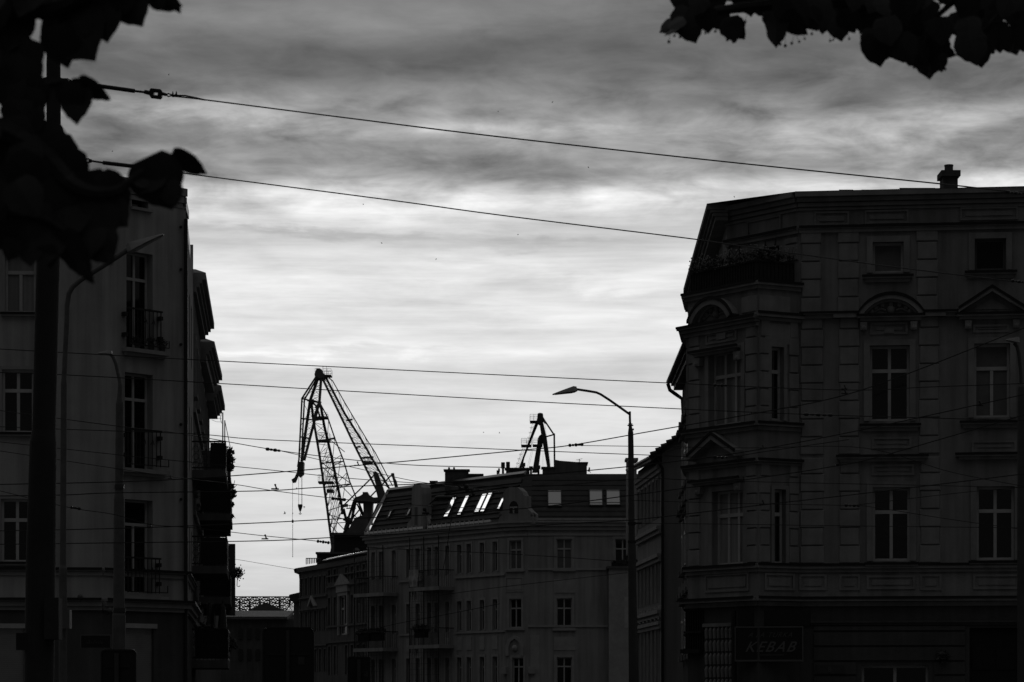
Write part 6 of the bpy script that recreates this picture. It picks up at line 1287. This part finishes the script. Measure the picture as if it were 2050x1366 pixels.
def tree(label, base, fork, limbs, leaves, Yb, crown, seed, fruits=()):
    rnd = random.Random(seed); t = thing('lime_tree', label, 'tree', base, 'lime trees framing the view'); b = Vector(base); m = MB(); f = Vector(fork)
    m.tube([b, b.lerp(f, .35) + Vector((.04, .03, 0)), b.lerp(f, .7), f], [.26, .21, .18, .15], 12)
    m.build('trunk', M['bark'], t)
    m = MB()
    for pts, r0, r1 in limbs: pts = smooth(pts, 6); m.tube(pts, [r0 + (r1 - r0) * i / (len(pts) - 1) for i in range(len(pts))], 7)
    for c_, r_ in crown:
        for _ in range(5): e = Vector(c_) + Vector((rnd.uniform(-1, 1), rnd.uniform(-1, 1), rnd.uniform(-.6, .6))) * r_ * .7; m.tube([f, f.lerp(e, .5) + Vector((0, 0, .15)), e], [.06, .03, .008], 6)
    m.build('branch', M['bark'], t)
    m = MB()
    for L_ in leaves: pleaf(m, L_[0], L_[1], L_[2], L_[3] * .93, L_[4], L_[5], rnd, *(L_[6:]))
    for c_, r_ in crown:
        for _ in range(int(420 * r_)):
            v = Vector((rnd.gauss(0, 1), rnd.gauss(0, 1), rnd.gauss(0, .7))).normalized() * r_ * rnd.random() ** .4; p = Vector(c_) + v; d = Vector((rnd.gauss(0, 1), rnd.gauss(0, 1), rnd.gauss(-.8, .6))).normalized()
            leaf(m, p, p + d * rnd.uniform(.07, .11), d.orthogonal(), .09, rnd)
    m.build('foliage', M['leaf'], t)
    if fruits:
        m = MB()
        for x, y, s in fruits:
            p = at(x, y, Yb); k_ = Yb / F; m.ball(p, s * k_, 7, 5); m.tube([p, p + (rt * rnd.uniform(-8, 8) + upv * 16) * k_], .5 * k_, 3)
        m.build('fruit', M['leaf'], t)
    return t
rl_ = random.Random(11); YL = 5.6
LV = [  # hand placed leaves along the outline: px, py, Y, size px, tip angle, tilt
    (150, 62, YL, 150, -58, .15), (120, 95, YL, 90, -75, .3), (262, 14, YL, 92, -62, .2), (232, 5, YL, 80, -120, .3), (338, 6, YL, 58, -20, .5, .7), (315, 4, YL, 46, -60, .5), (352, 14, YL, 34, -60, .6, .6), (178, 20, YL, 110, -100, .1), (205, 42, YL, 90, -80, .25),
    (24, 58, YL, 96, -100, .1), (18, 20, YL, 120, -80, .1), (95, 8, YL, 90, -70, .1), (46, 118, YL, 88, -110, .2), (25, 130, YL, 120, -80, .2), (66, 140, YL, 56, -60, .3),
    (150, 205, YL, 92, -88, .25, .8), (136, 196, YL, 70, -100, .3), (186, 182, YL, 76, -32, .9, .7), (206, 192, YL, 40, -40, .8, .6), (166, 172, YL, 50, -10, .7, .6),
    (40, 185, YL, 120, -70, .2), (58, 212, YL, 76, -95, .2), (38, 225, YL, 80, -60, .2), (70, 238, YL, 52, -80, .3), (60, 250, YL, 60, -120, .3), (74, 196, YL, 60, -80, .2), (22, 180, YL, 80, -70, .3),
    (118, 322, YL, 104, -62, .1), (140, 345, YL, 90, -80, .1), (70, 300, YL, 130, -100, .1), (20, 290, YL, 120, -80, .1), (100, 375, YL, 120, -80, .1), (150, 372, YL, 60, -70, .2), (30, 350, YL, 130, -80, .1), (112, 296, YL, 52, 20, .3),
    (318, 368, YL, 118, -65, .1, .95), (298, 358, YL, 70, -120, .2), (343, 388, YL, 56, -75, .2), (281, 352, YL, 50, 150, .4), (377, 332, YL, 84, -33, 1.05, .85),
    (215, 405, YL, 118, -60, .1), (185, 385, YL, 90, -80, .1), (232, 428, YL, 72, -50, .2), (170, 440, YL, 120, -100, .1), (130, 430, YL, 120, -90, .1), (205, 448, YL, 80, -90, .2),
    (200, 490, YL, 92, -65, .2), (212, 508, YL, 50, -65, .3), (150, 518, YL, 110, -62, .85, .8), (172, 548, YL, 55, -60, .7, .6), (135, 500, YL, 80, -70, .5), (178, 478, YL, 80, -90, .2),
    (90, 470, YL, 130, -90, .1), (50, 455, YL, 130, -80, .1), (15, 455, YL, 130, -80, .1), (60, 505, YL, 60, -90, .2), (20, 500, YL, 50, -110, .2), (95, 515, YL, 50, -80, .2), (40, 400, YL, 140, -90, .1), (90, 410, YL, 140, -80, .1), (5, 390, YL, 120, -70, .1), (-10, 330, YL, 120, -70, .1), (5, 270, YL, 80, -70, .1), (-5, 160, YL, 110, -70, .1),
]
for _ in range(90):
    x, y = rl_.uniform(-120, 60), rl_.uniform(-60, 480)
    if 30 < y < 275 and x > -25 - 20 * (200 < y < 265): continue
    if abs(y - 236) < 26 and -10 < x < 35: continue
    LV.append((x, y, YL + rl_.uniform(-.3, .9), rl_.uniform(80, 120), rl_.uniform(-130, -50), rl_.uniform(-.5, .5)))
for _ in range(40): LV.append((rl_.uniform(60, 240), rl_.uniform(-110, -30), YL + rl_.uniform(-.3, .9), rl_.uniform(80, 120), rl_.uniform(-130, -50), rl_.uniform(-.5, .5)))
lf = lambda x, y, Y=YL: tuple(at(x, y, Y))
tb = (-2.6, 6.6, 0); fk = (-2.45, 6.4, 2.9)
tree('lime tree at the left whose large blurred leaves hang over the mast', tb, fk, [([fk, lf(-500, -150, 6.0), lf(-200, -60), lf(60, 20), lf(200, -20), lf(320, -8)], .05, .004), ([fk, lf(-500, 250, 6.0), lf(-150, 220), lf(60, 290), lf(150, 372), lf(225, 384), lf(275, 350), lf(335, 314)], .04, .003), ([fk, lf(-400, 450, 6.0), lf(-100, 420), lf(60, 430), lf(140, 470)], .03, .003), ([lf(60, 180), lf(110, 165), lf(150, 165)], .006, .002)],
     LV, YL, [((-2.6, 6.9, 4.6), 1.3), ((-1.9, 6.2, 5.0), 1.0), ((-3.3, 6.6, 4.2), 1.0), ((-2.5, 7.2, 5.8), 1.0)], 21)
YR = 8.0; RV = []; JIT = .08
edge = [(1340, 45), (1365, 62), (1382, 68), (1400, 50), (1430, 55), (1455, 60), (1468, 72), (1480, 48), (1520, 30), (1545, 40), (1550, 80), (1580, 60), (1600, 60), (1625, 50), (1650, 58), (1672, 70), (1690, 66), (1705, 60), (1730, 55)]
hand = [(1382, 58, 62, -70, .2), (1352, 46, 42, -155, .75), (1346, 58, 44, -152, 1.1), (1337, 52, 44, -150, .6), (1365, 40, 60, -120, .2), (1415, 42, 52, -85, .3), (1440, 38, 56, -60, .2), (1466, 58, 58, -80, .15), (1478, 66, 40, -50, .8), (1500, 10, 50, -80, .2), (1525, 12, 52, -70, .3), (1552, 62, 68, -95, .85), (1546, 40, 50, -100, .4), (1590, 52, 66, -42, 1.0), (1600, 30, 56, -60, .3), (1625, 40, 52, -70, .6), (1650, 42, 54, -100, .2), (1680, 56, 56, -82, .2), (1700, 44, 54, -60, .3), (1572, 20, 60, -90, .2), (1640, 20, 60, -90, .2),
        (1756, 100, 70, -78, .15), (1742, 80, 50, -110, .2), (1790, 92, 64, -70, .2), (1812, 100, 66, -60, .2), (1835, 108, 64, -50, .4), (1858, 122, 74, -85, .1), (1875, 105, 66, -70, .2), (1893, 108, 46, -20, 1.15), (1880, 126, 40, -75, .4), (1778, 62, 66, -80, .1), (1820, 62, 70, -80, .1), (1860, 70, 70, -80, .1), (1885, 62, 60, -90, .2),
        (1946, 96, 74, -75, .15), (1962, 112, 50, -80, .3), (1975, 80, 66, -60, .2), (1998, 76, 62, -80, .2), (2025, 82, 62, -70, .2), (2045, 74, 62, -80, .2), (1925, 50, 62, -80, .3), (1940, 60, 60, -80, .2), (1735, 44, 60, -80, .2), (1760, 40, 60, -80, .2)]
for x, y, s, a, tl in hand: RV.append((x, y, YR + rl_.uniform(-.15, .15), s, a, tl))
for _ in range(240):
    x = rl_.uniform(1365, 2200); y = rl_.uniform(-70, 30); 
    lim = 4 if x < 1560 else 12 if x < 1720 else 44
    if 1885 < x < 1925: lim = 6
    if 1480 < x < 1540: lim = -12
    if x < 1400: lim = 20
    y = rl_.uniform(-80, lim); RV.append((x, y, YR + rl_.uniform(-.3, .8), rl_.uniform(44, 60), rl_.uniform(-130, -50), rl_.uniform(-.5, .5)))
fr = [(1339, 84, 3.4), (1390, 79, 3), (1400, 69, 3), (1412, 67, 2.4), (1432, 63, 3), (1492, 44, 3), (1456, 80, 3.2), (1468, 84, 3.2), (1562, 89, 3), (1572, 92, 3.4), (1585, 87, 3.2), (1625, 68, 3), (1762, 131, 3.4), (1776, 117, 2.8), (1798, 118, 3), (1804, 120, 3), (1830, 135, 3), (1858, 153, 4), (1862, 150, 3.4), (1892, 139, 3), (1900, 47, 3), (1908, 47, 3), (1942, 120, 3), (2026, 103, 3), (1350, 72, 2.6), (1361, 75, 2.6), (1484, 56, 2.4), (1510, 22, 3), (1530, 40, 2.6), (1600, 84, 2.6), (1611, 78, 2.4), (1662, 82, 2.8), (1668, 80, 2.4), (1700, 78, 2.6), (1722, 66, 2.6), (1812, 120, 2.6), (1822, 118, 2.6), (1845, 142, 2.8), (1884, 140, 2.6), (1930, 100, 2.6), (1990, 104, 2.6), (2040, 100, 2.8)]
tb = (3.6, 10.4, 0); fk = (3.4, 10.0, 3.4); lf = lambda x, y, Y=YR: tuple(at(x, y, Y))
tree('lime tree at the upper right with hanging leaves and small round fruit', tb, fk, [([fk, lf(2400, -200, 8.6), lf(2050, -60), lf(1800, -10), lf(1600, 5), lf(1420, 25), lf(1336, 60)], .05, .006), ([lf(1950, -30), lf(1870, 40), lf(1850, 90)], .012, .003), ([lf(2100, -60), lf(2000, 30), lf(1960, 70)], .012, .003)],
     RV, YR, [((3.4, 9.8, 5.0), 1.3), ((2.6, 9.0, 5.4), 1.0), ((4.1, 9.8, 4.6), 1.0), ((3.2, 10.4, 6.1), 1.0)], 22, fr)
bpy.context.view_layer.update()
